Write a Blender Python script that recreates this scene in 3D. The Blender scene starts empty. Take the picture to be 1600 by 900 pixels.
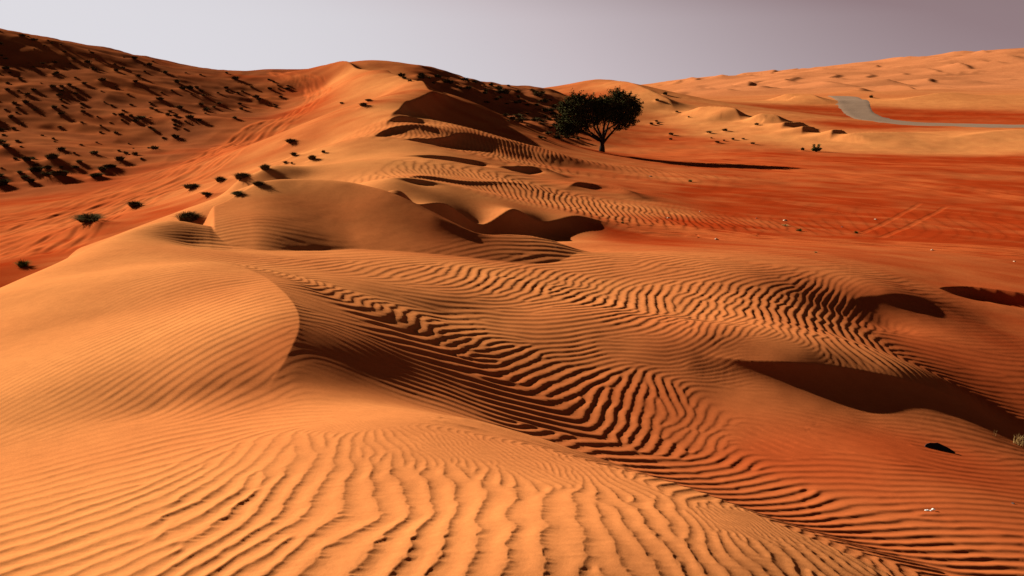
import bpy, math, random, os
import numpy as np
from mathutils import Vector
rng = np.random.default_rng(7)
random.seed(7)
C = bpy.context.scene
COL = C.collection
QUICK = bool(os.environ.get('TERRAIN_QUICK'))

# ------------------------------------------------------------------ camera
F = 1250.0                      # focal length in pixels of a 1600 wide frame
HORIZON = 135.0
PITCH = math.atan((450.0 - HORIZON) / F)
cP, sP = math.cos(PITCH), math.sin(PITCH)
cam_d = bpy.data.cameras.new('camera'); cam = bpy.data.objects.new('camera', cam_d); COL.objects.link(cam)
cam_d.sensor_width = 36.0; cam_d.lens = 36.0 * F / 1600.0
cam_d.clip_start = 0.05; cam_d.clip_end = 20000
cam.location = (0, 0, 0); cam.rotation_euler = (math.pi / 2 - PITCH, 0, 0)
C.camera = cam

def ray(x, y):
    cx, cy = (x - 800.0) / F, (450.0 - y) / F
    return (cx, cP + cy * sP, -sP + cy * cP)

# ------------------------------------------------------------------ ground: base surface
# (x, y, z): a surveyed point seen in direction x, y whose height below the eye is z (metres);
# (x, y, 'D', d): the same with the distance ahead given instead.
SURVEY = [
 # near mound
 (0,895,-1.86),(400,895,-1.68),(800,895,-1.58),(1150,895,-1.62),(1390,900,-2.03),
 (0,780,-2.0),(300,780,-1.82),(700,780,-1.69),(1000,790,-1.71),
 (0,712,-2.12),(100,690,-2.1),(200,668,-2.1),(250,640,-2.14),(420,614,-2.08),(560,640,-2.0),(450,680,-1.85),(750,690,-1.83),(700,652,-1.93),
 (880,716,-1.92),(1100,776,-1.94),(1250,840,-1.99),
 # face of the near dune
 (0,620,-2.15),(0,520,-2.3),(0,457,-2.45),(150,600,-2.1),(150,500,-2.22),(150,425,-2.38),(150,385,-2.54),(200,363,-2.6),
 (300,600,-2.06),(300,500,-2.05),(300,440,-2.1),(330,411,-2.2),(410,560,-2.03),(430,500,-2.02),(390,450,-2.12),
 (230,378,-2.5),(260,353,-2.65),(60,429,-2.5),
 # lee of the left dune and the basin
 (500,530,-2.07),(520,560,-2.12),(560,600,-2.2),(620,620,-2.3),(500,500,-2.14),(560,520,-2.24),(650,580,-2.46),(750,640,-2.66),(850,690,-2.78),(460,580,-2.04),
 (1000,740,-2.75),(1200,806,-2.92),(1400,870,-2.8),
 (470,450,-2.19),(500,460,-2.29),(600,510,-2.45),(640,520,-2.7),(600,485,-2.6),(800,590,-3.15),(950,660,-3.4),(1100,730,-3.45),(1300,800,-3.3),(1500,890,-3.0),
 (600,465,-2.82),(700,490,-3.08),(700,520,-2.98),(900,530,-3.31),(900,580,-3.42),(1100,560,-3.45),(1100,620,-3.6),(1050,680,-3.55),
 (1250,690,-3.66),(1400,720,-3.68),(1550,770,-3.75),(1590,700,-4.2),(1450,685,-3.95),(1440,642,-3.9),(1350,634,-3.81),(1250,620,-3.66),(1160,612,-3.6),
 # second ridge
 (400,418,-2.5),(480,428,-2.62),(560,440,-2.75),(700,465,-3.0),(900,497,-3.2),(1100,525,-3.28),(1250,550,-3.42),(1400,578,-3.68),(1480,605,-3.94),(1560,655,-4.3),
 # hollow behind, near flats
 (300,385,-2.78),(330,362,-2.72),(400,365,-2.9),(440,400,-2.75),
 (600,400,-3.1),(800,420,-3.4),(1000,440,-3.65),(1200,440,-3.9),(1200,480,-3.75),(1100,500,-3.5),(1300,520,-3.88),(900,470,-3.36),
 (1300,450,-4.2),(800,395,-3.5),(1000,395,-3.9),(1200,400,-4.3),(1400,410,-4.8),(1590,420,-5.3),
 (1385,507,-4.6),(1385,457,-4.3),(1440,520,-4.62),(1500,560,-4.68),(1590,580,-4.85),(1590,640,-4.75),(1500,450,-4.95),(1590,462,-5.0),(1540,500,-5.0),
 # plain
 (1000,370,-4.6),(1200,370,-5.2),(1400,370,-5.8),(1590,370,-6.2),(1100,330,-5.8),(1400,320,-6.8),(1590,320,-7.2),(1100,280,-6.8),
 (1400,270,-7.5),(1590,270,-7.7),(1000,246,-7.5),(940,237,-7.6),(1200,242,-7.8),(1400,242,-7.9),(1590,242,-7.9),
 # mid dune
 (385,304,'D',18.2,-.6),(430,285,'D',19.2,-.8),(500,284,'D',19.2,-.85),(560,291,'D',18.8,-.8),(640,318,'D',17.9,-.6),(790,389,-3.45),
 (500,385,-3.12),(400,382,-2.9),(650,376,-3.22),(420,262,'D',34),
 (750,350,-4.15),(850,350,-4.3),(640,300,-2.85),(620,280,-3.0),(700,318,-3.4),(800,326,-3.73),(900,338,-4.2),(950,348,-4.6),(870,368,-4.2),
 (750,300,-4.1),(900,315,-4.75),(1000,330,-5.1),(870,390,-3.7),
 (550,265,-3.4),(480,275,-3.6),(620,250,-3.3),(700,252,-3.7),(560,240,-3.6),(750,240,-4.6),(850,240,-5.2),(850,285,-4.9),(950,290,-5.6),(950,262,-6.3),
 # the long ridge climbing to the summit
 (580,214,'D',50),(620,190,'D',60),(655,162,'D',72),(668,146,'D',82),(650,128,'D',97),(600,112,'D',118),(540,97,'D',138),
 (500,200,'D',85),(560,170,'D',92),(600,150,'D',97),(540,130,'D',125),(450,250,'D',52),(400,290,'D',35),(400,265,'D',46),(500,230,'D',58),
 (700,190,'D',74),(760,180,'D',86),(820,215,'D',78),(890,235,'D',78),
 # left flat
 (350,285,'D',48),(290,340,'D',36),(140,352,'D',40),(30,410,'D',30),(100,402,'D',31),(200,330,'D',46),(0,380,'D',37),(0,330,'D',52),
 (200,280,'D',68),(350,230,'D',85),(420,190,'D',105),(480,165,'D',120),(500,145,'D',131),(430,112,'D',152),(470,112,'D',150),
 # left hill
 (0,290,'D',65),(0,200,'D',88),(0,120,'D',110),(0,49,'D',132),(200,230,'D',85),(200,150,'D',110),(200,92,'D',137),(350,190,'D',98),(350,113,'D',153),(350,150,'D',122),
 (100,69,'D',134),(280,105,'D',147),(90,240,'D',77),(90,150,'D',103),
 # hill behind the ridge
 (640,117,'D',172),(700,124,'D',168),(760,132,'D',163),(800,138,'D',160),(840,138,'D',165),(700,170,'D',118),(800,190,'D',112),(870,222,'D',103),(760,165,'D',126),(860,165,'D',145),(870,195,'D',118),
 # dunes beyond the tree
 (930,124,'D',212),(1000,133,'D',205),(1060,149,'D',215),(880,134,'D',212),(900,160,'D',178),(1000,165,'D',172),(1000,190,'D',150),(1000,217,'D',120),(1100,195,'D',142),
 (1100,222,'D',114),(1100,172,'D',165),(1200,185,'D',150),(1200,213,'D',122),
 (1300,211,'D',125),(1400,227,'D',108),(1500,218,'D',112),(1600,208,'D',116),(1500,237,'D',103),(1300,236,'D',102),
 (1600,197,'D',165),(1450,195,'D',170),(1350,182,'D',200),(1330,157,'D',290),(1500,182,'D',200),(1500,152,'D',262),(1600,152,'D',262),(1250,158,'D',250),(1250,172,'D',212),
 (1100,148,'D',560),(1200,128,'D',720),(1400,104,'D',860),(1590,77,'D',980),(1590,130,'D',600),(1400,135,'D',550),(1250,145,'D',430),
]
# ground out of sight: world x, y, z
SURVEY_XYZ = [
 (-4,0,-2.3),(4.5,0,-2.7),(0,-4,-1.9),(-15,0,-6),(15,0,-5.5),(0,-20,-4),(-60,0,-7),(60,0,-8),(0,-60,-7),(0,.5,-1.62),(1,.2,-1.66),(-1,.2,-1.68),
 (-300,0,0),(300,0,-6),(0,-400,-5),(-9,6,-4.5),(-12,12,-6),(-20,20,-7),(9,6,-4.6),(12,9,-5.5),(16,14,-5.8),
 (-200,150,12),(-130,160,9),(-70,170,4),(-60,190,0),(-30,185,3),(-5,190,-2),(-150,260,4),(0,260,-4),(40,260,-4),(-40,260,-3),
 (-600,600,8),(0,800,-12),(-300,1200,-12),(1500,1500,30),(900,1500,-5),
 (1200,900,40),(150,700,-8),
 # behind the crests
 (-1.2,20.5,-3.9),(-2.0,20.5,-3.8),(-.3,20.5,-4.2),(.3,21,-4.4),(-2.2,22,-3.75),(-1.0,22.3,-4.05),(.2,22.8,-4.3),(-9,14,-4.7),(-8.3,17,-4.9),(-11,18,-5.9),(-13,24,-6.8),(-9.5,22,-5.2),(-7.9,24,-4.4),(-6.2,23,-3.7),(-4.5,23.2,-3.5),(-3.2,23.5,-3.5),(-7,20,-4.2),(-8.6,27,-4.7),
]
pts = []
for p in SURVEY:
    d = ray(p[0], p[1])
    k = (p[3] / d[1]) if p[2] == 'D' else (p[2] / d[2])
    pts.append((d[0] * k, d[1] * k, d[2] * k + (p[4] if len(p) > 4 else 0)))
pts += SURVEY_XYZ
for k_ in range(-17, 18):        # the open desert far out, everywhere below the eye
    a_ = math.radians(k_ * 10)
    for r_, z_ in ((1700, -35), (4500, -90), (9500, -190)):
        if r_ < 2000 and 12 < k_ * 10 < 70: continue
        pts.append((r_ * math.sin(a_), r_ * math.cos(a_), z_))
pts = np.array(pts, float)

def to_u(x, y):
    return np.arctan2(x, y), 0.5 * np.log(x * x + y * y)
th_c, rho_c = to_u(pts[:, 0], pts[:, 1])
s_c = pts[:, 2] / np.exp(rho_c)
def tps(d2):
    return 0.5 * d2 * np.log(d2 + 1e-12)
n = len(pts)
A = np.zeros((n + 3, n + 3)); rhs = np.zeros(n + 3)
d2 = (th_c[:, None] - th_c[None]) ** 2 + (rho_c[:, None] - rho_c[None]) ** 2
A[:n, :n] = tps(d2) + np.eye(n) * 2e-5
A[:n, n] = 1; A[:n, n + 1] = th_c; A[:n, n + 2] = rho_c; A[n:, :n] = A[:n, n:].T
rhs[:n] = s_c
wts = np.linalg.solve(A, rhs)

# survey grid (polar about the standing point: finer where the ground is near)
def steps(segs):
    out = []
    for a, b, h in segs:
        out.append(np.linspace(a, b, max(2, int(round((b - a) / h)) + 1))[:-1])
    out.append(np.array([segs[-1][1]])); return np.concatenate(out)
q = 2.2 if QUICK else 1.0
TH = steps([(-math.pi, -.95, .05), (-.95, -.62, .004 * q), (-.62, .62, .00115 * q), (.62, .95, .004 * q), (.95, math.pi, .05)])
L = math.log
RHO = steps([(L(.08), L(.8), .12), (L(.8), L(2.2), .008 * q), (L(2.2), L(26), .0022 * q), (L(26), L(60), .003 * q), (L(60), L(300), .005 * q), (L(300), L(1100), .008 * q), (L(1100), L(9000), .05)])
NT, NR = len(TH), len(RHO)

def coarse_eval():
    t = np.linspace(-math.pi, math.pi, 421); r = np.concatenate([np.linspace(L(.08), L(2), 60)[:-1], np.arange(L(2), L(60), .011), np.arange(L(60) + .005, L(400), .022), np.linspace(L(400) + .02, L(9000), 60)])
    t = np.sort(np.concatenate([np.linspace(-math.pi, -.9, 24)[:-1], np.linspace(-.9, .9, 241), np.linspace(.9, math.pi, 24)[1:]]))
    G = np.empty((len(r), len(t)))
    for i, rr in enumerate(r):
        dd = (t[:, None] - th_c[None]) ** 2 + (rr - rho_c[None]) ** 2
        G[i] = tps(dd) @ wts[:n] + wts[n] + wts[n + 1] * t + wts[n + 2] * rr
    return t, r, G
def cubic_matrix(xs, x):
    # Catmull-Rom weights on a non-uniform axis treated per interval
    N = len(xs); i = np.clip(np.searchsorted(xs, x) - 1, 0, N - 2)
    f = (x - xs[i]) / (xs[i + 1] - xs[i])
    W = np.zeros((len(x), N), np.float32)
    w = [(-.5 * f + f * f - .5 * f ** 3), (1 - 2.5 * f * f + 1.5 * f ** 3), (.5 * f + 2 * f * f - 1.5 * f ** 3), (-.5 * f * f + .5 * f ** 3)]
    a = np.arange(len(x))
    for k in range(4):
        np.add.at(W, (a, np.clip(i - 1 + k, 0, N - 1)), w[k])
    return W
ct, cr, G = coarse_eval()
# far from the surveyed part let the height level out behind the viewer (same on both sides of the seam)
S = (cubic_matrix(cr, RHO) @ G.astype(np.float32)) @ cubic_matrix(ct, TH).T
back = np.clip((np.abs(TH) - 1.6) / 1.4, 0, 1); back = back * back * (3 - 2 * back)
S = S * (1 - back) + S[:, [0, -1]].mean(1)[:, None] * back
R = np.exp(RHO)[:, None].astype(np.float32)
SX = (R * np.sin(TH)[None]).astype(np.float32); SY = (R * np.cos(TH)[None]).astype(np.float32)
Z = (S * R).astype(np.float32)

def sample(field, th, rho):
    i = np.clip(np.searchsorted(RHO, rho) - 1, 0, NR - 2); j = np.clip(np.searchsorted(TH, th) - 1, 0, NT - 2)
    fi = np.clip((rho - RHO[i]) / (RHO[i + 1] - RHO[i]), 0, 1); fj = np.clip((th - TH[j]) / (TH[j + 1] - TH[j]), 0, 1)
    return (field[i, j] * (1 - fi) * (1 - fj) + field[i + 1, j] * fi * (1 - fj) + field[i, j + 1] * (1 - fi) * fj + field[i + 1, j + 1] * fi * fj)
def height(x, y):
    t, r = to_u(np.asarray(x, float), np.asarray(y, float)); return sample(Z, t, r)
def hit(px, py, rmin=2.0):
    """where a line of sight meets the ground"""
    d = ray(px, py); t = math.atan2(d[0], d[1]); s = d[2] / math.hypot(d[0], d[1])
    j = int(np.clip(np.searchsorted(TH, t) - 1, 0, NT - 2)); fj = (t - TH[j]) / (TH[j + 1] - TH[j])
    c = (Z[:, j] * (1 - fj) + Z[:, j + 1] * fj) / R[:, 0] - s
    ok = np.where((c > 0) & (R[:, 0] > rmin))[0]
    if len(ok) == 0: return None
    k = ok[0]; f = c[k] / (c[k] - c[k - 1]) if k > 0 and c[k - 1] < 0 else 0
    r = math.exp(RHO[k] - f * (RHO[k] - RHO[k - 1]))
    return np.array([r * math.sin(t), r * math.cos(t), r * s])
def at(px, py, D):
    d = ray(px, py); k = D / d[1]; return np.array([d[0] * k, D, d[2] * k])

# ------------------------------------------------------------------ crests and slip faces
def spline(P, per=8):
    P = np.asarray(P, float); out = []
    for i in range(len(P) - 1):
        a = P[max(i - 1, 0)]; b = P[i]; c = P[i + 1]; d = P[min(i + 2, len(P) - 1)]
        for k in range(per):
            t = k / per
            out.append(.5 * (2 * b + (c - a) * t + (2 * a - 5 * b + 4 * c - d) * t * t + (3 * b - a - 3 * c + d) * t ** 3))
    out.append(P[-1]); return np.array(out)
def near_line(P, vals, reach):
    """ground points near a line: window, signed distance (+ = right of travel), place along it, smooth mean of vals (k, len(P))"""
    xs, ys = P[:, 0], P[:, 1]
    t, r = to_u(xs, ys)
    m = reach / np.exp(r.min()) * 1.1
    i0, i1 = np.searchsorted(RHO, [np.log(max(np.exp(r.min()) - reach, .3)), np.log(np.exp(r.max()) + reach)])
    j0, j1 = np.searchsorted(TH, [t.min() - m, t.max() + m])
    X, Y = SX[i0:i1, j0:j1], SY[i0:i1, j0:j1]
    best = np.full(X.shape, 1e9, np.float32); sd = np.zeros_like(best); al = np.zeros_like(best)
    acc = [np.zeros_like(best) for _ in vals]; ws = np.zeros_like(best)
    soft = (reach * .12) ** 2
    for k in range(len(P) - 1):
        ax, ay = P[k, :2]; bx, by = P[k + 1, :2]; dx, dy = bx - ax, by - ay; l2 = dx * dx + dy * dy + 1e-12
        u = np.clip(((X - ax) * dx + (Y - ay) * dy) / l2, 0, 1)
        ex = X - ax - u * dx; ey = Y - ay - u * dy; q_ = ex * ex + ey * ey
        w = q_ < best
        best = np.where(w, q_, best); sd = np.where(w, np.where(ex * dy - ey * dx > 0, 1, -1) * np.sqrt(q_), sd); al = np.where(w, k + u, al)
        ww_ = math.sqrt(l2) / (q_ + soft) ** 2
        ws += ww_
        for a_, v_ in zip(acc, vals): a_ += ww_ * (v_[k] + u * (v_[k + 1] - v_[k]))
    return (slice(i0, i1), slice(j0, j1)), sd, al, [a_ / ws for a_ in acc]
def crest(px, ww, lw, side=1, scoop=None, sw=None, power=2.0, amp_max=9):
    """px: points (x, y, z), (x, y, 'D', d) or (x, y, 'G') (on the ground as it is) along a crest. The ridge is raised to it:
    long windward flank ww, short lee lw. scoop: depth dug out below the lee (a slip face) per point, deepest at sw."""
    P = []
    for p in px:
        d = ray(p[0], p[1])
        if p[2] == 'D': k = p[3] / d[1]
        elif p[2] == 'G': k = hit(p[0], p[1])[1] / d[1]
        else: k = p[2] / d[2]
        P.append((d[0] * k, d[1] * k, d[2] * k))
    n0 = len(P)
    P = spline(P); n1 = len(P)
    amp = P[:, 2] - height(P[:, 0], P[:, 1])
    if ww == 0: amp = amp * 0
    if QUICK and ww: print('crest', px[0][:2], 'amp', np.round(amp[::8], 2), 'xyz', np.round(P[0], 1), np.round(P[-1], 1))
    amp = np.clip(amp, 0, amp_max)
    sc_ = np.zeros(n1) if scoop is None else np.interp(np.arange(n1), np.arange(n0) * 8, scoop)
    sl, sd, al, (a, sc) = near_line(P, [amp, sc_], max(ww, lw, (sw or 0) * 5))
    e = np.clip(np.minimum(al, n1 - 1 - al) / 7.0, 0, 1); e = e * e * (3 - 2 * e)
    reach = max(ww, lw, (sw or 0) * 5)
    rr = float(np.median(np.hypot(P[:, 0], P[:, 1]))); k_ = smooth(.06 * reach, .3 * reach, np.abs(sd)); e = e * (1 - k_) + box(e, .16 * reach / rr, sl) * k_
    d = sd * side
    h = np.where(d < 0, np.clip(1 + d / max(ww, 1e-6), 0, 1) ** power, np.clip(1 - d / lw, 0, 1) ** 1.25) * a * e
    if scoop is not None:
        t = np.clip(d, 0, None) / sw
        h = h - sc * e * np.where(d > 0, t * np.exp(1 - t), 0)
    if lw >= 1:                                          # the foot of the lee runs out softly
        rr = float(np.median(np.hypot(P[:, 0], P[:, 1]))); b_ = box(h, .3 * lw / rr, sl)
        k_ = smooth(.15 * lw, .8 * lw, d); h = h * (1 - k_) + b_ * k_
    Z[sl] += h.astype(np.float32)
def smooth(a, b, x):
    t = np.clip((x - a) / (b - a), 0, 1); return t * t * (3 - 2 * t)
def box(h, ang_r, sl):
    """running mean over about ang_r (radians seen from the standing point), twice"""
    dr = float(np.median(np.diff(RHO[sl[0]]))); dt = float(np.median(np.diff(TH[sl[1]])))
    for _ in range(2):
        for ax, st in ((0, dr), (1, dt)):
            n_ = int(max(1, min(round(ang_r / st), h.shape[ax] // 2 - 1)))
            pad = [(0, 0), (0, 0)]; pad[ax] = (n_ + 1, n_)
            c = np.cumsum(np.pad(h.astype(np.float64), pad, mode='edge'), axis=ax); N_ = h.shape[ax]
            h = (np.take(c, range(2 * n_ + 1, 2 * n_ + 1 + N_), axis=ax) - np.take(c, range(0, N_), axis=ax)) / (2 * n_ + 1)
    return h
#CRESTS
G_ = 'G'
# far ridge first, then nearer ones
crest([(1200,149,'D',255),(1235,146,'D',258),(1265,146,'D',255),(1280,153,'D',245),(1302,160,'D',235)], 40, 8, -1)
crest([(1368,166,'D',235),(1430,151,'D',250),(1485,143.5,'D',262),(1530,149,'D',262),(1610,144,'D',270)], 45, 10, -1)
crest([(930,124,'D',207),(975,127,'D',197),(995,131.5,'D',187),(1018,141,'D',179),(1042,153,'D',172),(1056,168,'D',164)], 26, 6, -1)
crest([(1060,168,'D',160),(1107,166,'D',158),(1145,167.5,'D',152),(1159,176,'D',146)], 22, 4, -1)
crest([(1165,183,'D',142),(1190,177,'D',144),(1212,180,'D',143),(1224,188,'D',138)], 20, 4, -1)
crest([(1217,194,'D',128),(1230,186.5,'D',131),(1248,184.5,'D',134),(1270,195,'D',136)], 16, 3, 1, [0,.4,.4,0], 1.5, amp_max=1.1)
crest([(1252,204,'D',121),(1256,196,'D',123),(1268,194,'D',126),(1284,201,'D',127)], 14, 3, 1, [0,.4,.4,0], 1.3, amp_max=1.1)
crest([(1296,211,'D',115),(1302,202,'D',117),(1314,200,'D',120),(1327,203,'D',121)], 14, 3, 1, [0,.4,.4,0], 1.3, amp_max=1.1)
crest([(1310,210,'D',113),(1340,207,'D',115),(1412,206,'D',118),(1500,209,'D',120)], 18, 5, -1)
crest([(1440,226,'D',107),(1490,216,'D',111),(1540,207,'D',114),(1600,202,'D',118),(1680,198,'D',120)], 18, 5, -1)
crest([(480,107,'D',148),(510,101,'D',145),(530,97,'D',141),(546,97.5,'D',136),(560,106,'D',130),(600,112,'D',120),(640,122,'D',106),(660,132,'D',97),(676,143,'D',86)], 28, 6, -1, [0,.3,.6,1,1,1,1,1,0], 2.5)
crest([(600,197,'D',58),(620,178,'D',65),(645,157,'D',73),(680,144,'D',82),(712,150,'D',92)], 12, 4, 1, [0,.5,.9,.9,0], 1.8)
crest([(598,199,'D',57),(616,186,'D',61),(640,182.5,'D',64),(668,191,'D',66)], 6, 2.5, 1, [0,.5,.4,0], .8)
crest([(576,226,'D',49),(590,210,'D',53),(615,200,'D',56),(650,199,'D',58),(680,205,'D',58)], 6, 2.5, 1, [0,.25,.15,.05,0], .7)
crest([(628,231,'D',50),(650,219,'D',53),(672,216,'D',54),(695,207,'D',56.5),(720,197,'D',60),(760,194,'D',62),(830,203,'D',64),(870,212,'D',63),(912,235,'D',60)], 9, 16, 1, [0,.4,.5,.4,.1,0,0,0,0], .8, amp_max=.45)
crest([(610,249,'D',42),(680,247.5,'D',44.5),(740,254,'D',46),(790,267,'D',46)], 4, 2, 1, [0,.3,.35,0], .8)
crest([(770,269,'D',44),(800,261,'D',47.5),(840,260,'D',49),(890,268,'D',48)], 4, 4, 1, [0,.35,.3,0], .8)
crest([(626,279,'D',29.5),(660,271,'D',32),(720,274,'D',33),(790,279,'D',35),(850,283,'D',37)], 4, 4.5, 1, [0,.1,.08,.03,0], .4, amp_max=.2)
crest([(880,283,'D',39),(910,277,'D',42),(960,283,'D',42),(1020,296,'D',40)], 4, 5, 1, [0,.2,.15,0], .7, amp_max=.4)
crest([(595,279,'D',27),(650,285,'D',27.5),(710,299,'D',28)], 2, 1.2, 1, [0,.2,0], .5)
# mid dune: its slip face looks this way; further right the crest hides the hollow
def mid_dune():
    C_ = np.array([at(x, y, d) for x, y, d in ((318,384,17.0),(346,356,17.5),(364,326,18.0),(385,303,18.6),(405,291,19.0),(430,283.5,19.2),(465,282,19.3),(500,282.5,19.2),(530,286,19.0),(560,290,18.8),(600,299,18.4),(640,318,17.9),(690,344,17.3),(745,370,17.3),(795,389,17.9),(830,400,18.4))])
    C_[0, 2] -= .35; C_[-1, 2] -= .3
    C_ = spline(C_, 12)
    u_, w_ = C_[:, 0] * .94 + C_[:, 1] * .33, -C_[:, 0] * .33 + C_[:, 1] * .94
    o_ = np.argsort(u_); u_, w_, z_ = u_[o_], w_[o_], C_[o_, 2]
    i0, i1 = np.searchsorted(RHO, [L(13), L(26)]); j0, j1 = np.searchsorted(TH, [-.6, .15])
    X, Y = SX[i0:i1, j0:j1], SY[i0:i1, j0:j1]
    U, W = X * .94 + Y * .33, -X * .33 + Y * .94
    wc = np.interp(U, u_, w_); f = wc - W
    side_ = smooth(-.12, .12, f) * smooth(u_[0] - .05, u_[0] + .3, U)                          # 1 on the face towards us, 0 on the windward back
    sb = .36 + .22 * smooth(2.6, 3.6, U)
    acc = np.zeros(X.shape); kk = .035
    for p in C_:
        d_ = np.sqrt((X - p[0]) ** 2 + (Y - p[1]) ** 2 + .01) - .1
        fc_ = np.where(d_ < 2.2, .54 * d_ - .075 * d_ * d_, .54 * 2.2 - .075 * 2.2 ** 2 + .17 * (d_ - 2.2) + .05 * (d_ - 2.2) ** 2)
        fc_ = fc_ * (.5 + .5 * smooth(.3, 2.4, U))
        acc += np.exp(np.clip((p[2] - (fc_ * side_ + sb * d_ * (1 - side_)) + 3.0) / kk, -80, 80))
    z = kk * np.log(acc + 1e-30) - 3.0 - kk * .9
    k = .07; b = Z[i0:i1, j0:j1]; d = z - b
    fade = (smooth(-.6, -.5, TH[j0:j1]) * smooth(.15, .05, TH[j0:j1]))[None] * (smooth(L(13), L(14), RHO[i0:i1]) * smooth(L(26), L(24), RHO[i0:i1]))[:, None]
    Z[i0:i1, j0:j1] = (b + fade * np.clip(.5 * (d + np.sqrt(d * d + k * k)) - .5 * k * np.exp(-np.abs(d) / k), 0, None)).astype(np.float32)
mid_dune()
# slip face of the hollow right of the mid dune
crest([(606,300,'D',22),(630,304,'D',22.6),(655,308,'D',23.4),(700,318,'D',24),(800,326,'D',25),(900,338,'D',26.6),(970,350,'D',28)], 0, .3, 1, [0,.4,.6,.6,.45,.2,0], 1.1)
# back rim of the near dune and the shallow bowl below it
crest([(-60,486,'D',8.2),(0,456,'D',9.4),(60,428,'D',10.7),(110,403,'D',12.0),(150,383,'D',13.0),(200,361,'D',14.4),(250,351,'D',15.6),(300,352,'D',16.2)], 2.6, 3.0, -1, None, None, power=1.5, amp_max=.07)
0 and crest([(215,392,G_),(226,372,G_),(250,358,G_),(300,355,G_),(360,359,G_),(430,370,G_)], 0, .3, 1, [0,.03,.05,.045,.02,0], .6)
# near dune: brink over the basin
crest([(418,622,-2.13),(431,592,-2.06),(452,548,-1.97),(467,512,-1.955),(463,482,-1.965),(442,455,-2.02),(405,428,-2.1),(355,410,-2.2),(300,408,-2.24)], 1.3, 1.0, 1, [0,.015,.03,.03,.02,.015,.01,.0,0], .4, power=1.5)
# mound brink
crest([(680,648,-1.96),(760,673,-1.9),(850,701,-1.865),(950,729,-1.845),(1050,755,-1.835),(1150,790,-1.835),(1250,834,-1.855),(1330,868,-1.88),(1400,903,-1.92),(1500,960,-2.02),(1700,1080,-2.15),(1900,1220,-2.25)], .9, .4, -1, [0,0,0,.02,.03,.04,.05,.06,.06,.06,.06,0], .2, power=1.6)
# hollows and the cut bank on the right
crest([(1080,550,G_),(1150,562,G_),(1220,566,G_),(1320,574,G_),(1400,590,G_),(1480,616,G_),(1560,662,G_)], 0, .3, 1, [0,.09,.10,.07,.06,.03,.0], .4)
crest([(1310,474,G_),(1345,464,G_),(1385,460,G_),(1430,463,G_),(1480,474,G_)], 0, .3, 1, [0,.07,.1,.06,0], .8)
crest([(1465,451,G_),(1480,449,G_),(1510,448,G_),(1560,453,G_),(1610,460,G_),(1680,470,G_)], 0, .3, 1, [0,.30,.34,.34,.34,.3], .30)
if QUICK:
    for p in SURVEY:
        h_ = hit(p[0], p[1]); d = ray(p[0], p[1]); D_ = p[3] if p[2] == 'D' else p[2] / d[2] * d[1]
        if h_ is None or abs(h_[1] / D_ - 1) > .12: print('resid', p, 'D want %.1f got %s' % (D_, 'none' if h_ is None else '%.1f' % h_[1]))
if QUICK: print('grid', NT, NR, NT * NR)
# ------------------------------------------------------------------ noise
def _h(ix, iy, seed):
    n_ = (ix.astype(np.int64) * 374761393 + iy.astype(np.int64) * 668265263 + seed * 982451653) & 0xffffffff
    n_ = ((n_ ^ (n_ >> 13)) * 1274126177) & 0xffffffff
    return ((n_ ^ (n_ >> 16)) & 0xffff).astype(np.float32) / 32767.5 - 1
def noise(x, y, seed=0):
    x0 = np.floor(x); y0 = np.floor(y); fx = (x - x0).astype(np.float32); fy = (y - y0).astype(np.float32)
    ix = x0.astype(np.int64); iy = y0.astype(np.int64)
    fx = fx * fx * (3 - 2 * fx); fy = fy * fy * (3 - 2 * fy)
    return (_h(ix, iy, seed) * (1 - fx) + _h(ix + 1, iy, seed) * fx) * (1 - fy) + (_h(ix, iy + 1, seed) * (1 - fx) + _h(ix + 1, iy + 1, seed) * fx) * fy
def fbm(x, y, seed=0, o=4, g=.5):
    a = 1; t = 0
    for k in range(o):
        t = t + a * noise(x * 2 ** k + 17.3 * k, y * 2 ** k - 9.1 * k, seed + k); a *= g
    return t
def smooth(a, b, x):
    t = np.clip((x - a) / (b - a), 0, 1); return t * t * (3 - 2 * t)
def idw(cth, crh, vals, th, rho, eps=3e-4, p=2.1):
    """scattered values carried over the ground"""
    shp = th.shape; th = th.ravel(); rho = rho.ravel()
    num = [np.zeros(len(th)) for _ in vals]; den = np.zeros(len(th))
    for k in range(len(cth)):
        w_ = 1 / ((th - cth[k]) ** 2 + (rho - crh[k]) ** 2 + eps) ** p
        den += w_
        for a_, v_ in zip(num, vals): a_ += w_ * v_[k]
    return [(a_ / den).reshape(shp) for a_ in num]

# ------------------------------------------------------------------ landforms too small to survey
TT = np.broadcast_to(TH[None].astype(np.float32), Z.shape)
far = smooth(300, 520, R) * smooth(.13, .24, TT) * smooth(1500, 1100, R)
sx = SX * .92 + SY * .38; sy = -SX * .38 + SY * .92
def transverse(lx, ly, lam_, seed):
    p = np.mod((SX * lx + SY * ly) / lam_ + 1.1 * fbm(sx / (lam_ * 3.6), sy / (lam_ * 1.6), seed, 2), 1.0)
    return np.where(p < .74, (p / .74) ** 1.3, 1 - smooth(0, 1, (p - .74) / .26)) * np.clip(.55 + .8 * noise(sx / (lam_ * 1.7), sy / lam_, seed + 5), .1, 1.3)
Z += (far * (3.6 * transverse(.42, .91, 52, 3) + 2.4 * transverse(.82, .57, 40, 13) + 1.0 * fbm(sx / 90, sy / 40, 6, 2))).astype(np.float32)
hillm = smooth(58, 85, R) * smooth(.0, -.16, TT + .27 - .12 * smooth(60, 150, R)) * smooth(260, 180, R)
Z += (hillm * (.36 * fbm(SX / 14, SY / 9, 11, 4) + .2 * (1 - np.abs(noise(SX / 5, SY / 3.5, 12))))).astype(np.float32)
midm = smooth(-.13, -.09, TT) * smooth(.075, .04, TT) * smooth(100, 112, R) * smooth(230, 180, R)
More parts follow.
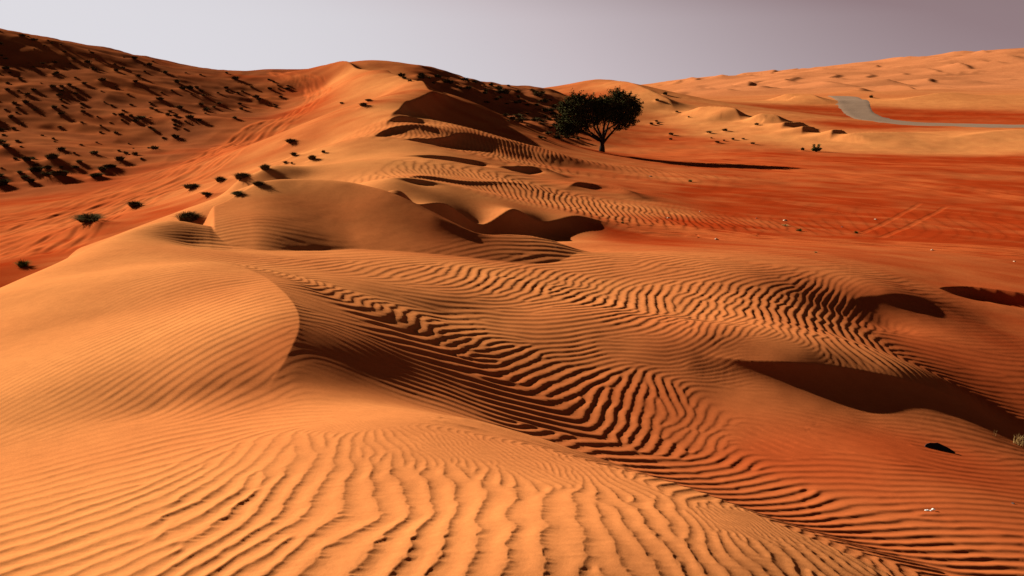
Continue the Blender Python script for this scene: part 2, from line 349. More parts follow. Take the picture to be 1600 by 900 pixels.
Z += (midm * .45 * fbm(SX / 6, SY / 5, 21, 3)).astype(np.float32)
Z += (.05 * smooth(22, 40, R) * smooth(400, 200, R) * fbm(SX / 3.5, SY / 3.5, 31, 3)).astype(np.float32)
Z += (.006 * fbm(SX / .8, SY / .8, 33, 3) * smooth(30, 20, R)).astype(np.float32)
Z0 = Z.copy()
TRK = np.zeros_like(Z)
def track(px, width, depth=0.0, strength=1.0, streak=None):
    P = [hit(x, y) for x, y in px]; P = np.array([p for p in P if p is not None])
    P = spline(P[:, :2]); P = np.c_[P, np.zeros(len(P))]
    wv = np.interp(np.arange(len(P)), np.linspace(0, len(P) - 1, len(width)), width) if hasattr(width, '__len__') else np.full(len(P), width)
    sl, sd, al, (w_,) = near_line(P, [wv], wv.max() * 1.5)
    e = smooth(0, 2, al) * smooth(len(P) - 1, len(P) - 3, al)
    k = smooth(1.0, .7, np.abs(sd) / w_) * e
    if streak:
        g = .55 * noise(sd / streak, al * .5, 71) + .45 * noise(sd / streak * 2.1, al * .7, 72)
        TRK[sl] += (k * strength * (.5 + g)).astype(np.float32); Z[sl] += (depth * k * g).astype(np.float32)
    else:
        TRK[sl] = np.maximum(TRK[sl], k * strength); Z[sl] -= (depth * k).astype(np.float32)
track([(-60,415),(60,365),(180,318),(300,268),(400,214),(455,182),(485,160),(497,147),(487,130),(455,119),(428,112)], [4.5,4.5,4,3.6,3,2.6,2.4,2.2,2], .10, .9, .45)
track([(-60,360),(60,335),(180,296),(300,250),(400,205)], [3,3,2.5,2], .06, .5, .4)
track([(960,352),(1080,362),(1200,374),(1400,384),(1600,396),(1700,402)], 2.2, .03, 1.3, .2)
track([(1000,240),(1150,256),(1300,272),(1450,292),(1620,318)], 5, .02, .8, .8)
track([(960,228),(1060,238),(1200,246),(1400,256),(1620,262)], 5, .02, .7, .9)
for l_ in ([(1335,367),(1390,344),(1440,316)],[(1372,372),(1430,348),(1482,321)],[(1200,312),(1300,330),(1400,342),(1500,358),(1620,374)],[(1240,300),(1350,318),(1470,330),(1620,345)],[(1100,335),(1250,345),(1330,352)]):
    track(l_, .15, .015, .32)
BASE = Z.copy()

# ------------------------------------------------------------------ where the shrubs stand (each on its own little sand mound)
def mound(p, r, h):
    t, rr = to_u(p[0], p[1]); R_ = math.exp(rr)
    i0, i1 = np.searchsorted(RHO, [math.log(max(R_ - 3 * r, .5)), math.log(R_ + 3 * r)]); j0, j1 = np.searchsorted(TH, [t - 3 * r / R_, t + 3 * r / R_])
    dx = SX[i0:i1, j0:j1] - p[0]; dy = SY[i0:i1, j0:j1] - p[1]
    a_ = dx * .82 - dy * .57; b_ = dx * .57 + dy * .82           # drawn out down the wind
    a_ = np.where(a_ > 0, a_ / 1.9, a_ * 1.1)
    Z[i0:i1, j0:j1] += (h * np.exp(-(a_ * a_ + b_ * b_) / (r * r))).astype(np.float32)
def inside(poly, x, y):
    c = False; n_ = len(poly)
    for k in range(n_):
        (x1, y1), (x2, y2) = poly[k], poly[(k + 1) % n_]
        if (y1 > y) != (y2 > y) and x < (x2 - x1) * (y - y1) / (y2 - y1) + x1: c = not c
    return c
SHRUBS = []      # position, width, height, variant kind, label, group
GA = 'shrubs dotted over the left hillside'; GB = 'shrubs dotted over the hill behind the long ridge'
def scatter(poly, count, group, label, smin, smax, gap):
    xs = [p[0] for p in poly]; ys = [p[1] for p in poly]; got = []; tries = 0
    while len(got) < count and tries < 20000:
        tries += 1
        x = random.uniform(min(xs), max(xs)); y = random.uniform(min(ys), max(ys))
        if not inside(poly, x, y): continue
        h_ = hit(x, y)
        if h_ is None or h_[1] > 185 or h_[1] < 50: continue
        if noise(np.array([h_[0] / 13]), np.array([h_[1] / 16]), 91)[0] < random.uniform(-1.9, -.1): continue
        if any((h_[0] - g[0]) ** 2 + (h_[1] - g[1]) ** 2 < gap * gap for g in got): continue
        got.append(h_); w_ = random.uniform(smin, smax) * random.choice((.6, .8, 1, 1.3)) * (h_[1] / 85) ** .6
        SHRUBS.append((h_, w_, w_ * random.uniform(.3, .46), 'far', label, group))
scatter([(-20,300),(60,292),(200,262),(320,205),(440,168),(472,150),(460,132),(420,124),(340,112),(200,91),(100,68),(-20,40)], 205, GA, 'small dark rounded shrub dotted over the shaded left hillside', .5, 1.1, 1.1)
scatter([(610,118),(700,122),(800,135),(842,142),(880,175),(905,222),(868,232),(800,196),(745,150),(700,142),(650,132)], 88, GB, 'small dark shrub dotted over the hill behind the long ridge, left of the tree', .8, 1.5, 1.3)
FL = 'shrubs on the flat left of the long ridge'; RD = 'shrubs on the pale dunes right of the tree'; PL = 'tufts on the red plain at right'
for x, y, w_, h_, kind, label, group in [
 (140,358,52,17,'near','broad dark green shrub with a low left lobe, just past the near dune',FL),
 (212,329,31,13,'near','dark dome-shaped shrub alone on the red flat, up right of the broad shrub',FL),
 (292,345,42,22,'near','biggest dark tussock, its foot hidden by the crest of the near dune',FL),
 (302,300,29,11,'near','low dark shrub at the upper left of the shrub cluster beside the mid dune',FL),
 (344,288,22,12,'near','round dark shrub in the middle of the cluster beside the mid dune',FL),
 (378,286,32,14,'near','wide dark shrub with a thin twig on its left, beside the mid dune',FL),
 (404,289,26,10,'near','black tussock right against the rim of the mid dune',FL),
 (372,304,24,8,'near','low greenish shrub just left of the slope of the mid dune',FL),
 (324,308,20,6,'near','flat thin shrub, lowest in the cluster beside the mid dune',FL),
 (415,271,25,13,'near','dark shrub on the bright sand above the rim of the mid dune',FL),
 (454,226,20,8,'near','dark shrub on the red track side, highest of the shrubs below the long ridge',FL),
 (460,245,13,7,'near','small dark shrub on bright sand left of the slanting dark shrub',FL),
 (489,252,17,10,'near','slanting dark shrub on the bright foot of the long ridge',FL),
 (506,240,9,6,'near','tiny brown shrub just above the slanting dark shrub on the bright slope',FL),
 (446,256,9,4,'near','tiny low shrub on bright sand below the small dark shrub',FL),
 (456,257,6,5,'near','tiny upright dry tuft on the bright foot of the ridge',FL),
 (568,168,15,7,'near','dark shrub alone on the red hollow below the summit dune',FL),
 (576,160,13,4,'near','low shrub just above the lone shrub below the summit dune',FL),
 (534,163,9,3,'near','small faint shrub left of the lone shrub below the summit dune',FL),
 (38,416,40,17,'grass','green grass tuft with a thin shadow behind the left flank of the near dune',FL),
 (6,294,26,14,'near','dark shrub cut by the left edge of the picture at the foot of the hill',FL),
 (47,288,18,8,'near','small green-brown shrub at the hill foot, next to the one at the picture edge',FL),
 (92,281,30,11,'near','wide green shrub in the row at the foot of the left hill',FL),
 (57,273,25,11,'near','dark green shrub above the row at the foot of the left hill',FL),
 (76,270,17,8,'near','small shrub touching the right side of the dark green one at the hill foot',FL),
 (31,273,12,5,'near','small low shrub, leftmost above the row at the hill foot',FL),
 (151,280,22,8,'near','nearest of three shrubs at the right end of the hill foot',FL),
 (160,271,17,9,'near','middle one of three shrubs at the right end of the hill foot',FL),
 (173,267,24,8,'near','farthest of three shrubs at the right end of the hill foot',FL),
 (118,265,15,5,'near','low shrub between the wide green shrub and the three shrubs',FL),
 (83,252,23,12,'near','tall dark shrub low on the left hill',FL),
 (41,255,20,10,'near','dark shrub low on the left hill, left of the tall one',FL),
 (1226,353,18,5,'dry','pale dry tuft, left one of two on the red plain',PL),
 (1250,361,17,7,'grass','green tuft with a small shadow, right one of two on the red plain',PL),
 (1337,364,13,6,'grass','small green tuft at the end of the crossing tyre tracks',PL),
 (973,349,11,5,'grass','green tuft at the tip of the dark hollow',PL),
 (1078,284,11,6,'grass','small green tuft on the flat below the tree shadow',PL),
 (1275,395,9,4,'dry','tiny dry tuft just past the rippled sand',PL),
 (1253,236,7,7,'near','small bush left of the forked green bush',RD),
 (1027,158,8,4,'near','dark shrub high on the bright dune face right of the tree',RD),
 (1057,176,7,3,'near','small shrub on the bright dune, below the crest hook',RD),
 (1076,184,6,3,'near','small faint shrub on the bright slope right of the crest hook',RD),
 (1017,196,10,4,'near','left shrub of three right of the tree crown',RD),
 (1028,195,8,3,'near','right shrub of three close together right of the tree crown',RD),
 (1025,191,7,3,'near','upper shrub of three close together right of the tree crown',RD),
 (1048,212,10,5,'near','dark shrub on the red ground right of the tree',RD),
 (1048,219,7,4,'near','small shrub just under the dark one on the red ground right of the tree',RD),
 (1133,206,10,5,'near','dark shrub at the foot of the bright dune, left one of a wide pair',RD),
 (1182,197,10,5,'near','dark shrub higher on the bright dune, right one of a wide pair',RD),
 (1108,209,9,4,'near','low shrub left of the wide pair at the foot of the bright dune',RD),
 (1111,217,5,3,'near','tiny shrub, left end of a loose row under the bright dune',RD),
 (1131,221,6,3,'near','tiny shrub, second in the loose row under the bright dune',RD),
 (1145,219,6,4,'near','tiny dark shrub, third in the loose row under the bright dune',RD),
 (1161,218,5,3,'near','tiny shrub, right end of the loose row under the bright dune',RD),
 (1176,226,8,4,'near','small shrub on red ground right of the loose row',RD),
 (1120,224,9,3,'near','flat shrub nearest to us under the bright dune',RD),
 (1039,149,9,6,'near','dark bush on the skyline dip right of the tree',RD),
 (1362,154,8,6,'near','dark round bush beside the far end of the grey road',RD),
]:
    p_ = hit(x, y)
    if p_ is None: print('no ground for shrub', x, y); continue
    k_ = p_[1] / F
    SHRUBS.append((p_, w_ * k_ * 1.02, h_ * k_ * .85, kind, label, group))
for p_, w_, h_, kind, _, _ in SHRUBS:
    if kind in ('far', 'near') and not (kind == 'near' and p_[1] < 24): mound(p_, w_ * .62, (.16 if kind == 'far' else .22) * w_)

# ------------------------------------------------------------------ wind ripples
# seen direction x, y; run of the crests in the view; step from one crest to the next (towards the lee); relative height; ruggedness
RIP = [
 # near mound
 (800,850,9,83,48.0,0.0,0.72,1),(1000,850,60,84,35.2,0.0,0.72,1),(1000,790,33,50,35.2,0.0,0.72,1),(620,760,-13,67,44.0,0.0,0.72,1),(450,760,-57,70,36.0,0.0,0.72,1),(900,790,25,60,38.4,0.0,0.72,1),
 (700,780,5,70,44.8,0.0,0.72,1),(560,850,-40,60,48.0,8.0,0.72,1),(600,890,-30,60,52.8,8.0,0.72,1),
 (330,800,-100,45,8.0,22.4,0.78,1),(150,820,-100,30,0.0,15.2,0.75,1),(100,745,-100,18,0.0,9.6,0.33,0.8),(300,690,-100,20,0.0,8.8,0.52,0.8),(150,890,-100,26,0.0,17.6,0.79,1),(350,880,-100,36,3.2,22.4,0.78,1),
 (460,655,-100,8,0.0,6.4,0.43,.5),(490,700,3,44,26.4,0.0,0.65,1),(420,700,-40,30,17.6,4.8,0.58,1),(700,695,50,34,12.8,3.2,0.50,1),(600,690,25,34,17.6,0.0,0.58,1),(880,735,60,35,14.4,2.4,0.58,1),
 (1150,815,60,40,11.2,3.2,0.65,1),(1250,875,70,60,22.4,0.0,0.72,1),(1000,760,55,36,16.0,2.4,0.65,1),(560,660,60,26,4.8,5.6,0.36,.6),(0,720,-100,20,0.0,7.2,0.06,.2),(180,675,-100,24,0.0,7.2,0.11,.2),
 # basin
 (520,450,10,-12,14,5,.9,.7),(470,435,10,-10,11,4,.8,.6),(570,470,14,-12,15,7,.9,.8),(600,505,100,24,0,9,.9,.5),(700,560,100,22,0,10,1,.5),(560,545,100,58,0,8,.35,.3),(640,590,100,45,0,7,.45,.3),(700,625,100,32,0,8,.7,.4),
 (850,650,100,25,0,9,1,.5),(950,705,100,10,0,12,1,.6),(640,490,70,-14,6,9,.9,.9),(720,530,60,-24,8,10,1,1),(800,560,60,-35,12,10,1,1),(870,620,60,-45,22,10,1.1,1),(950,640,8,-80,20,0,1.15,.9),(910,590,50,-50,18,8,1,1),
 (1000,690,30,-50,20,5,1.1,1),(900,700,80,-25,3,14,1.1,.8),(1050,640,4,40,14,0,.5,1),(1010,610,10,60,17,0,.9,1),(1100,725,77,-28,3,13,1,.7),(1050,760,100,-8,1,12,1,.6),(1150,750,100,-25,2,12,1,.6),(1080,680,30,-30,14,6,.5,1),
 (1250,785,100,-15,1,13,.95,.6),(1400,825,100,-6,0,13,.95,.6),(1550,850,100,0,0,12,.9,.5),(1300,745,100,2,0,10,.5,.5),(1500,785,100,0,0,9,.5,.4),(1450,750,100,8,0,8,.45,.4),(1350,690,100,28,0,10,.5,.3),
 (1500,675,100,22,0,9,.5,.3),(1200,690,100,40,0,9,.3,.8),(1150,625,100,30,0,9,.08,.5),(1580,730,100,0,0,8,.3,.3),(1500,870,100,4,0,12,.9,.5),(560,610,100,40,0,8,.06,.2),(500,590,100,40,0,8,.03,.2),(500,530,100,60,0,8,.08,.2),(480,470,100,40,0,7,.1,.2),(620,635,100,30,0,7,.15,.3),(760,665,100,30,0,7,.6,.4),
 # second ridge
 (800,512,100,9,0,6,.7,.6),(1000,545,100,5,0,6,.75,.6),(900,562,100,-8,0,7,.8,.8),(1100,575,100,-10,0,6,.7,.8),(650,470,100,24,0,6,.4,.6),(700,500,100,12,0,6.5,.65,.6),(560,448,100,24,0,6,.1,.6),(1200,560,100,6,0,5,.4,.6),
 # field behind
 (600,420,60,-20,2,8,.6,.7),(720,430,60,-30,4,8,.85,.8),(800,445,60,-40,9,6,.95,.9),(880,440,50,-30,6,6,.8,.9),(950,470,60,-50,12,7,1,1),(1050,472,25,-40,15,0,1,1),(1150,482,10,-40,14,0,1,1),(1200,480,2,40,13,0,1,1),
 (1250,490,6,40,12,0,1,1),(1285,465,20,-40,11,2,1,.8),(1310,530,40,50,10,-2,.9,1),(1370,560,60,40,8,-3,.7,1),(1000,500,60,-20,7,6,.9,1),(1110,508,40,-30,11,3,.8,1),(1320,490,16,40,10,0,.8,.8),(1360,500,16,40,10,0,.15,.8),
 (900,410,100,-8,0,5,.5,.8),(1200,432,100,-5,0,5,.45,.8),(1000,425,100,-14,0,5,.5,.9),(1450,540,100,22,0,7,.25,.3),(1540,600,100,20,0,7,.25,.4),(1400,440,100,2,0,5,.3,.8),(1200,405,100,0,0,5,.1,.8),(700,400,100,-10,0,5,.25,.8),
 # further patches
 (800,300,20,40,8,0,.9,.6),(920,324,20,45,9,0,1.1,.6),(720,288,24,22,7,2,.8,.6),(1000,330,14,30,8,0,.9,.6),(860,310,20,40,8,0,1,.6),(780,236,10,30,6,0,.8,.6),(850,238,10,30,6,0,.8,.6),(740,225,10,30,6,0,.5,.6),(1030,320,10,30,8,0,.1,.6),
 (300,372,100,8,0,4.5,.5,.4),(340,385,100,8,0,5,.5,.4),(400,385,100,5,0,5,.15,.5),(260,358,100,-20,0,5,.15,.4),
 # smooth ground
 (450,320,1,0,0,6,0,0),(550,350,1,0,0,6,0,0),(650,370,1,0,0,6,0,0),(500,395,1,0,0,5,.15,.5),(500,260,1,0,0,5,0,0),(560,180,1,0,0,5,0,0),(1100,370,1,0,0,5,0,0),(1300,380,1,0,0,5,0,0),(1590,400,1,0,0,5,.05,0),(200,320,1,0,0,5,0,0),(60,400,1,0,0,5,0,0),
 (1300,300,1,0,0,5,0,0),(1000,290,1,0,0,5,0,0),(900,260,1,0,0,5,0,0),(650,290,1,0,0,5,0,0),(650,240,1,0,0,5,0,0),(1100,320,1,0,0,5,0,0),(300,280,1,0,0,5,0,0),(850,362,1,0,0,5,0,0),(940,380,1,0,0,5,.05,0),(780,360,1,0,0,5,0,0),
 (1540,468,1,0,0,6,0,0),(1500,456,1,0,0,6,0,0),(1590,475,1,0,0,6,0,0),(1590,500,1,0,0,6,.05,0),(1250,600,1,0,0,6,0,0),(1400,610,1,0,0,6,0,0),(1500,640,1,0,0,6,.05,0),(1385,485,1,0,0,6,0,0),(1440,500,1,0,0,6,.1,0),(950,300,1,0,0,6,.1,0),
]
rp = []
for px, py, dx, dy, sx_, sy_, am, rg in RIP:
    p0 = hit(px, py)
    if p0 is None: continue
    e = .02 * math.hypot(p0[0], p0[1])
    gx = (height(p0[0] + e, p0[1]) - height(p0[0] - e, p0[1])) / (2 * e); gy = (height(p0[0], p0[1] + e) - height(p0[0], p0[1] - e)) / (2 * e)
    nrm = np.array([-gx, -gy, 1.0])
    def onp(x, y):
        d = np.array(ray(x, y)); return d * (nrm @ p0) / (nrm @ d)
    u = math.hypot(dx, dy); u = 4.0 / u
    T = onp(px + dx * u, py + dy * u)[:2] - onp(px - dx * u, py - dy * u)[:2]
    St = (onp(px + sx_ * .5, py + sy_ * .5) - onp(px - sx_ * .5, py - sy_ * .5))[:2]
    T /= np.linalg.norm(T); nn = np.array([T[1], -T[0]]); lam = St @ nn
    if lam < 0: nn, lam = -nn, -lam
    t, r = to_u(p0[0], p0[1])
    rp.append((t, r, nn[0], nn[1], math.log(np.clip(lam, .02, 2.5)), am, rg))
    if QUICK: print('rip', px, py, 'D %.1f' % p0[1], 'lam %.3f' % lam, 'dir', np.round(nn, 2))
# the near dune face: seen direction, lee direction on the ground, wavelength, height, ruggedness
for px, py, nx, ny, la, am_, rg_ in [(300,500,.96,-.28,0.109,0.36,.12),(100,600,.96,-.28,0.080,0.29,.12),(400,470,.88,-.47,0.118,0.40,.12),(440,490,.85,-.53,0.109,0.40,.12),(380,440,.5,-.87,0.126,0.36,.12),(330,428,.3,-.95,0.118,0.32,.12),
  (420,560,.93,-.37,0.105,0.30,.15),(300,580,.96,-.28,0.097,0.36,.12),(50,560,.96,-.28,0.071,0.18,.1),(300,440,.85,-.53,0.118,0.36,.12),(150,480,.97,-.25,0.076,0.18,.1),(100,440,.97,.1,0.084,0.04,.1),(200,420,.95,.1,0.084,0.29,.12),(230,395,.97,.1,0.084,0.22,.12),
  (400,600,.9,-.43,0.109,0.29,.3),(330,610,.93,-.35,0.092,0.43,.2),(200,610,.95,-.3,0.084,0.36,.15),(200,540,.96,-.28,0.092,0.32,.12),(0,520,.97,-.2,0.076,0.09,.1),(0,640,.96,-.28,0.067,0.25,.12),(100,650,.95,-.3,0.071,0.22,.12),(420,520,.9,-.43,0.113,0.40,.12)]:
    p0 = hit(px, py); rp.append((*to_u(p0[0], p0[1]), nx, ny, math.log(la), am_, rg_))
rp = np.array(rp)
KH = .0085
kt = np.arange(-.72, .72, KH); kr = np.arange(L(2.0), L(72), KH)
KT, KR = np.meshgrid(kt, kr)
KT = KT + rng.uniform(-.25, .25, KT.shape) * KH; KR = KR + rng.uniform(-.25, .25, KR.shape) * KH
vals = [rp[:, 2] * (rp[:, 5] + .05), rp[:, 3] * (rp[:, 5] + .05), rp[:, 4], rp[:, 5], rp[:, 6]]
fx, fy, ll, am, rg = idw(rp[:, 0], rp[:, 1], vals, KT, KR)
kx, ky = np.exp(KR) * np.sin(KT), np.exp(KR) * np.cos(KT)
ang = np.arctan2(fy, fx); lam = np.exp(ll) * (1 + .10 * fbm(KT / .05, KR / .05, 41, 2))
ang = ang + rg * (1 + .45 * smooth(L(5.2), L(4.2), KR)) * (.26 * fbm(KT / .035, KR / .035, 42, 2) + .22 * noise(kx / lam / 2.2, ky / lam / 2.2, 44))
FX, FY = np.cos(ang) / lam, np.sin(ang) / lam           # crests per metre
ph = np.zeros(KT.shape)
def gauss(dt, dr): return np.exp(-(dt * dt + dr * dr) / (2 * (1.05 * KH) ** 2))
TAU = 2 * math.pi
for j in range(1, len(kr)):                             # carry the phase outwards row by row ...
    acc = np.zeros(len(kt), complex)
    for k in (-2, -1, 0, 1, 2):
        ii = np.clip(np.arange(len(kt)) + k, 0, len(kt) - 1)
        for back_ in (1, 2):
            jj = max(j - back_, 0)
            dx = kx[j] - kx[jj, ii]; dy = ky[j] - ky[jj, ii]
            w_ = gauss(KT[j] - KT[jj, ii], KR[j] - KR[jj, ii])
            acc += w_ * np.exp(1j * (ph[jj, ii] + TAU * (.5 * (FX[j] + FX[jj, ii]) * dx + .5 * (FY[j] + FY[jj, ii]) * dy)))
    ph[j] = np.angle(acc)
nb = [(a_, b_) for a_ in (-2, -1, 0, 1, 2) for b_ in (-2, -1, 0, 1, 2) if (a_, b_) != (0, 0) and abs(a_) + abs(b_) < 4]
pre = []
for a_, b_ in nb:                                       # ... then settle it against its neighbours
    jj = np.clip(np.arange(len(kr)) + a_, 0, len(kr) - 1); ii = np.clip(np.arange(len(kt)) + b_, 0, len(kt) - 1)
    sl_ = np.ix_(jj, ii)
    dx = kx - kx[sl_]; dy = ky - ky[sl_]
    pre.append((sl_, gauss(KT - KT[sl_], KR - KR[sl_]) * np.exp(1j * TAU * (.5 * (FX + FX[sl_]) * dx + .5 * (FY + FY[sl_]) * dy))))
for it in range(24):
    c = np.exp(1j * ph); acc = np.zeros(KT.shape, complex)
    for sl_, f_ in pre: acc += c[sl_] * f_
    upd = rng.random(KT.shape) < .6
    ph = np.where(upd, np.angle(acc), ph)
del pre
# heights on the ground points
i0, i1 = np.searchsorted(RHO, [kr[0] + 2.5 * KH, kr[-1] - 3 * KH]); j0, j1 = np.searchsorted(TH, [kt[0] + 3 * KH, kt[-1] - 3 * KH])
X, Y = SX[i0:i1, j0:j1].astype(np.float64), SY[i0:i1, j0:j1].astype(np.float64)
TT2, RR2 = np.meshgrid(TH[j0:j1], RHO[i0:i1])
gi = (RR2 - kr[0]) / KH; gj = (TT2 - kt[0]) / KH
bi, bj = np.floor(gi).astype(int), np.floor(gj).astype(int)
acc = np.zeros(X.shape, np.complex64); wsum = np.zeros(X.shape, np.float32)
sA = np.zeros_like(wsum); sL = np.zeros_like(wsum); sG = np.zeros_like(wsum); sFx = np.zeros_like(wsum); sFy = np.zeros_like(wsum)
for a_ in (-1, 0, 1, 2):
    for b_ in (-1, 0, 1, 2):
        ii, jj = np.clip(bi + a_, 0, len(kr) - 1), np.clip(bj + b_, 0, len(kt) - 1)
        dt = TT2 - KT[ii, jj]; dr = RR2 - KR[ii, jj]
        w_ = np.exp(-(dt * dt + dr * dr) / (2 * (.62 * KH) ** 2)).astype(np.float32)
        acc += w_ * np.exp(1j * (ph[ii, jj] + TAU * (FX[ii, jj] * (X - kx[ii, jj]) + FY[ii, jj] * (Y - ky[ii, jj])))).astype(np.complex64)
        wsum += w_; sA += w_ * am[ii, jj]; sL += w_ * lam[ii, jj]; sG += w_ * rg[ii, jj]; sFx += w_ * np.cos(ang[ii, jj]); sFy += w_ * np.sin(ang[ii, jj])
acc /= wsum; sA /= wsum; sL /= wsum; sG /= wsum
coh = np.abs(acc)
nl = np.hypot(sFx, sFy) + 1e-6; sFx /= nl; sFy /= nl
ct_ = (-sFy * X + sFx * Y) / sL; cf_ = (sFx * X + sFy * Y) / sL
nearm = smooth(5.6, 4.2, np.exp(RR2))                   # the sharp-edged, fluted ripples of the near mound
lane = smooth(.6, .92, np.abs(sFx)) * sG * nearm * (.75 * np.tanh(2.5 * noise(Y / .17, X / .62, 57)) + .5 * noise(Y / .08, X / .35, 58))
wx = smooth(.45, .85, np.abs(sFx))
jag = sG * np.where(nearm > 0, wx * (.5 * noise(Y / .03, X / .3, 51) + .35 * noise(Y / .013, X / .14, 52)) + (1 - wx) * .3 * noise(X / .06, Y / .3, 54), .5 * noise(Y / .035, X / .3, 53))
t = np.mod((np.angle(acc) + lane) / TAU, 1.0)
ck = .70 - .06 * nearm
t = np.clip(t + jag / TAU * smooth(ck - .1, ck, t) * (1 - smooth(.93, 1.0, t)), 0, 1)
fall = np.clip((t - ck) / (1 - ck), 0, 1)
rise = (.5 - .5 * np.cos(np.pi * np.clip(t / ck, 0, 1))) ** 1.15
prof = np.where(t < ck, rise, (.5 + .5 * np.cos(np.pi * fall)) * (1 - nearm) + (1 - fall) ** 2.3 * nearm)
Z[i0:i1, j0:j1] += (nearm * sG * .0007 * noise(Y / .016, X / .13, 59)).astype(np.float32)
vary = 1 + .35 * noise(X / sL / 3.1, Y / sL / 3.1, 55)
Z[i0:i1, j0:j1] += (np.clip(sA, 0, 2) * vary * np.clip(coh * 1.25, 0, 1) * sL * .085 * (prof - .5)).astype(np.float32)
# ------------------------------------------------------------------ sand colour (0 orange dune sand, 1 red flats; raised in the basin to imitate its shade)
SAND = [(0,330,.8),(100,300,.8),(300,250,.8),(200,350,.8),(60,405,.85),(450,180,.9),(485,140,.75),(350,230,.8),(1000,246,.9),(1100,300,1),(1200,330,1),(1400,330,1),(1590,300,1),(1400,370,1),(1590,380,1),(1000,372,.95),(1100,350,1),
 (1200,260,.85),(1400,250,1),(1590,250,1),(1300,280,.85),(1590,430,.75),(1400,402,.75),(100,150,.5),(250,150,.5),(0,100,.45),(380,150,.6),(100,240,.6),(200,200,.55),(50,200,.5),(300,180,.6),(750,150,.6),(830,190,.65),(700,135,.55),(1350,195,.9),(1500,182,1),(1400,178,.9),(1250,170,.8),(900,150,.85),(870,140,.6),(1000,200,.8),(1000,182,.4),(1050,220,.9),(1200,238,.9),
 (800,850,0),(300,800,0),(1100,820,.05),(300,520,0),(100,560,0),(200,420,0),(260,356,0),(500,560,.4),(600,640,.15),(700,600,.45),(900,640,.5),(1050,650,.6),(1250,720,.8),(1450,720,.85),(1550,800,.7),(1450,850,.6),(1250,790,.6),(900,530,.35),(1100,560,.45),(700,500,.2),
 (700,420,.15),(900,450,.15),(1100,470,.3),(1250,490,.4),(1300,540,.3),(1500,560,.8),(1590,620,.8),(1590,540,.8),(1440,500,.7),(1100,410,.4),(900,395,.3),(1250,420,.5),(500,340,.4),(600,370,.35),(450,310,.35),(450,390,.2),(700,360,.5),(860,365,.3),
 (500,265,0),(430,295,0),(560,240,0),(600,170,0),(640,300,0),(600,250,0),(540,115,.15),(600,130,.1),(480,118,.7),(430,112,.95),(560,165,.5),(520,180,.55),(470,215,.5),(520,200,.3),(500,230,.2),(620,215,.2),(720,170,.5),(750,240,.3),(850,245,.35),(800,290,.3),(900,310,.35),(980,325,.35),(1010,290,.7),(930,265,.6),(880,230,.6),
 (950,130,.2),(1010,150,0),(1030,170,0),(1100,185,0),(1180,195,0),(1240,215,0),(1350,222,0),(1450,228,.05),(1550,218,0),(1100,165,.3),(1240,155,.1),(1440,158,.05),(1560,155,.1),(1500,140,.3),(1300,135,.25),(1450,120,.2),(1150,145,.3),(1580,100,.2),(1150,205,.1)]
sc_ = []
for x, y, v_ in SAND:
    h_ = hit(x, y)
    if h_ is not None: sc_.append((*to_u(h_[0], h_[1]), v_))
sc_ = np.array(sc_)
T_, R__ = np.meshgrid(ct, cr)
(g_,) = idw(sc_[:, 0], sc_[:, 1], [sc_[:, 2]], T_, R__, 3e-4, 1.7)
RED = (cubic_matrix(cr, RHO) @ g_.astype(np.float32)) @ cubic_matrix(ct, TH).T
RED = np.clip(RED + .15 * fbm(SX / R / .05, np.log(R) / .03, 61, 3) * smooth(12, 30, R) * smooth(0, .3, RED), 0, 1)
PALE = far
HILL_SHADE = np.clip(np.clip(hillm + midm, 0, 1) * (.8 + .5 * fbm(SX / 9, SY / 7, 66, 3)), 0, 1) * smooth(.0, .5, hillm + midm)

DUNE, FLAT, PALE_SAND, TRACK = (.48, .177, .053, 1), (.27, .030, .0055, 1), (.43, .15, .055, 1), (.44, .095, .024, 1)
# ------------------------------------------------------------------ ground mesh
def grid_mesh(name):
    me = bpy.data.meshes.new(name)
    nv = NR * NT
    co = np.empty((nv, 3), np.float32); co[:, 0] = SX.ravel(); co[:, 1] = SY.ravel(); co[:, 2] = Z.ravel()
    me.vertices.add(nv); me.vertices.foreach_set('co', co.ravel())
    i = np.arange(NR - 1)[:, None] * NT; j = np.arange(NT - 1)[None]
    a = (i + j); quads = np.stack([a, a + 1, a + NT + 1, a + NT], -1).reshape(-1, 4)[:, ::-1]
    nf = len(quads)
    me.loops.add(nf * 4); me.loops.foreach_set('vertex_index', quads.astype(np.int32).ravel())
    me.polygons.add(nf); me.polygons.foreach_set('loop_start', np.arange(0, nf * 4, 4, dtype=np.int32))
    me.update(calc_edges=True)
    me.shade_smooth()
    return me
me = grid_mesh('ground')
ground = bpy.data.objects.new('ground', me); COL.objects.link(ground); ground['kind'] = 'structure'

for nm, arr in (('red', RED), ('track', TRK), ('pale', PALE), ('hill_shade', HILL_SHADE)):
    at_ = me.attributes.new(nm, 'FLOAT', 'POINT'); at_.data.foreach_set('value', np.ascontiguousarray(arr, np.float32).ravel())

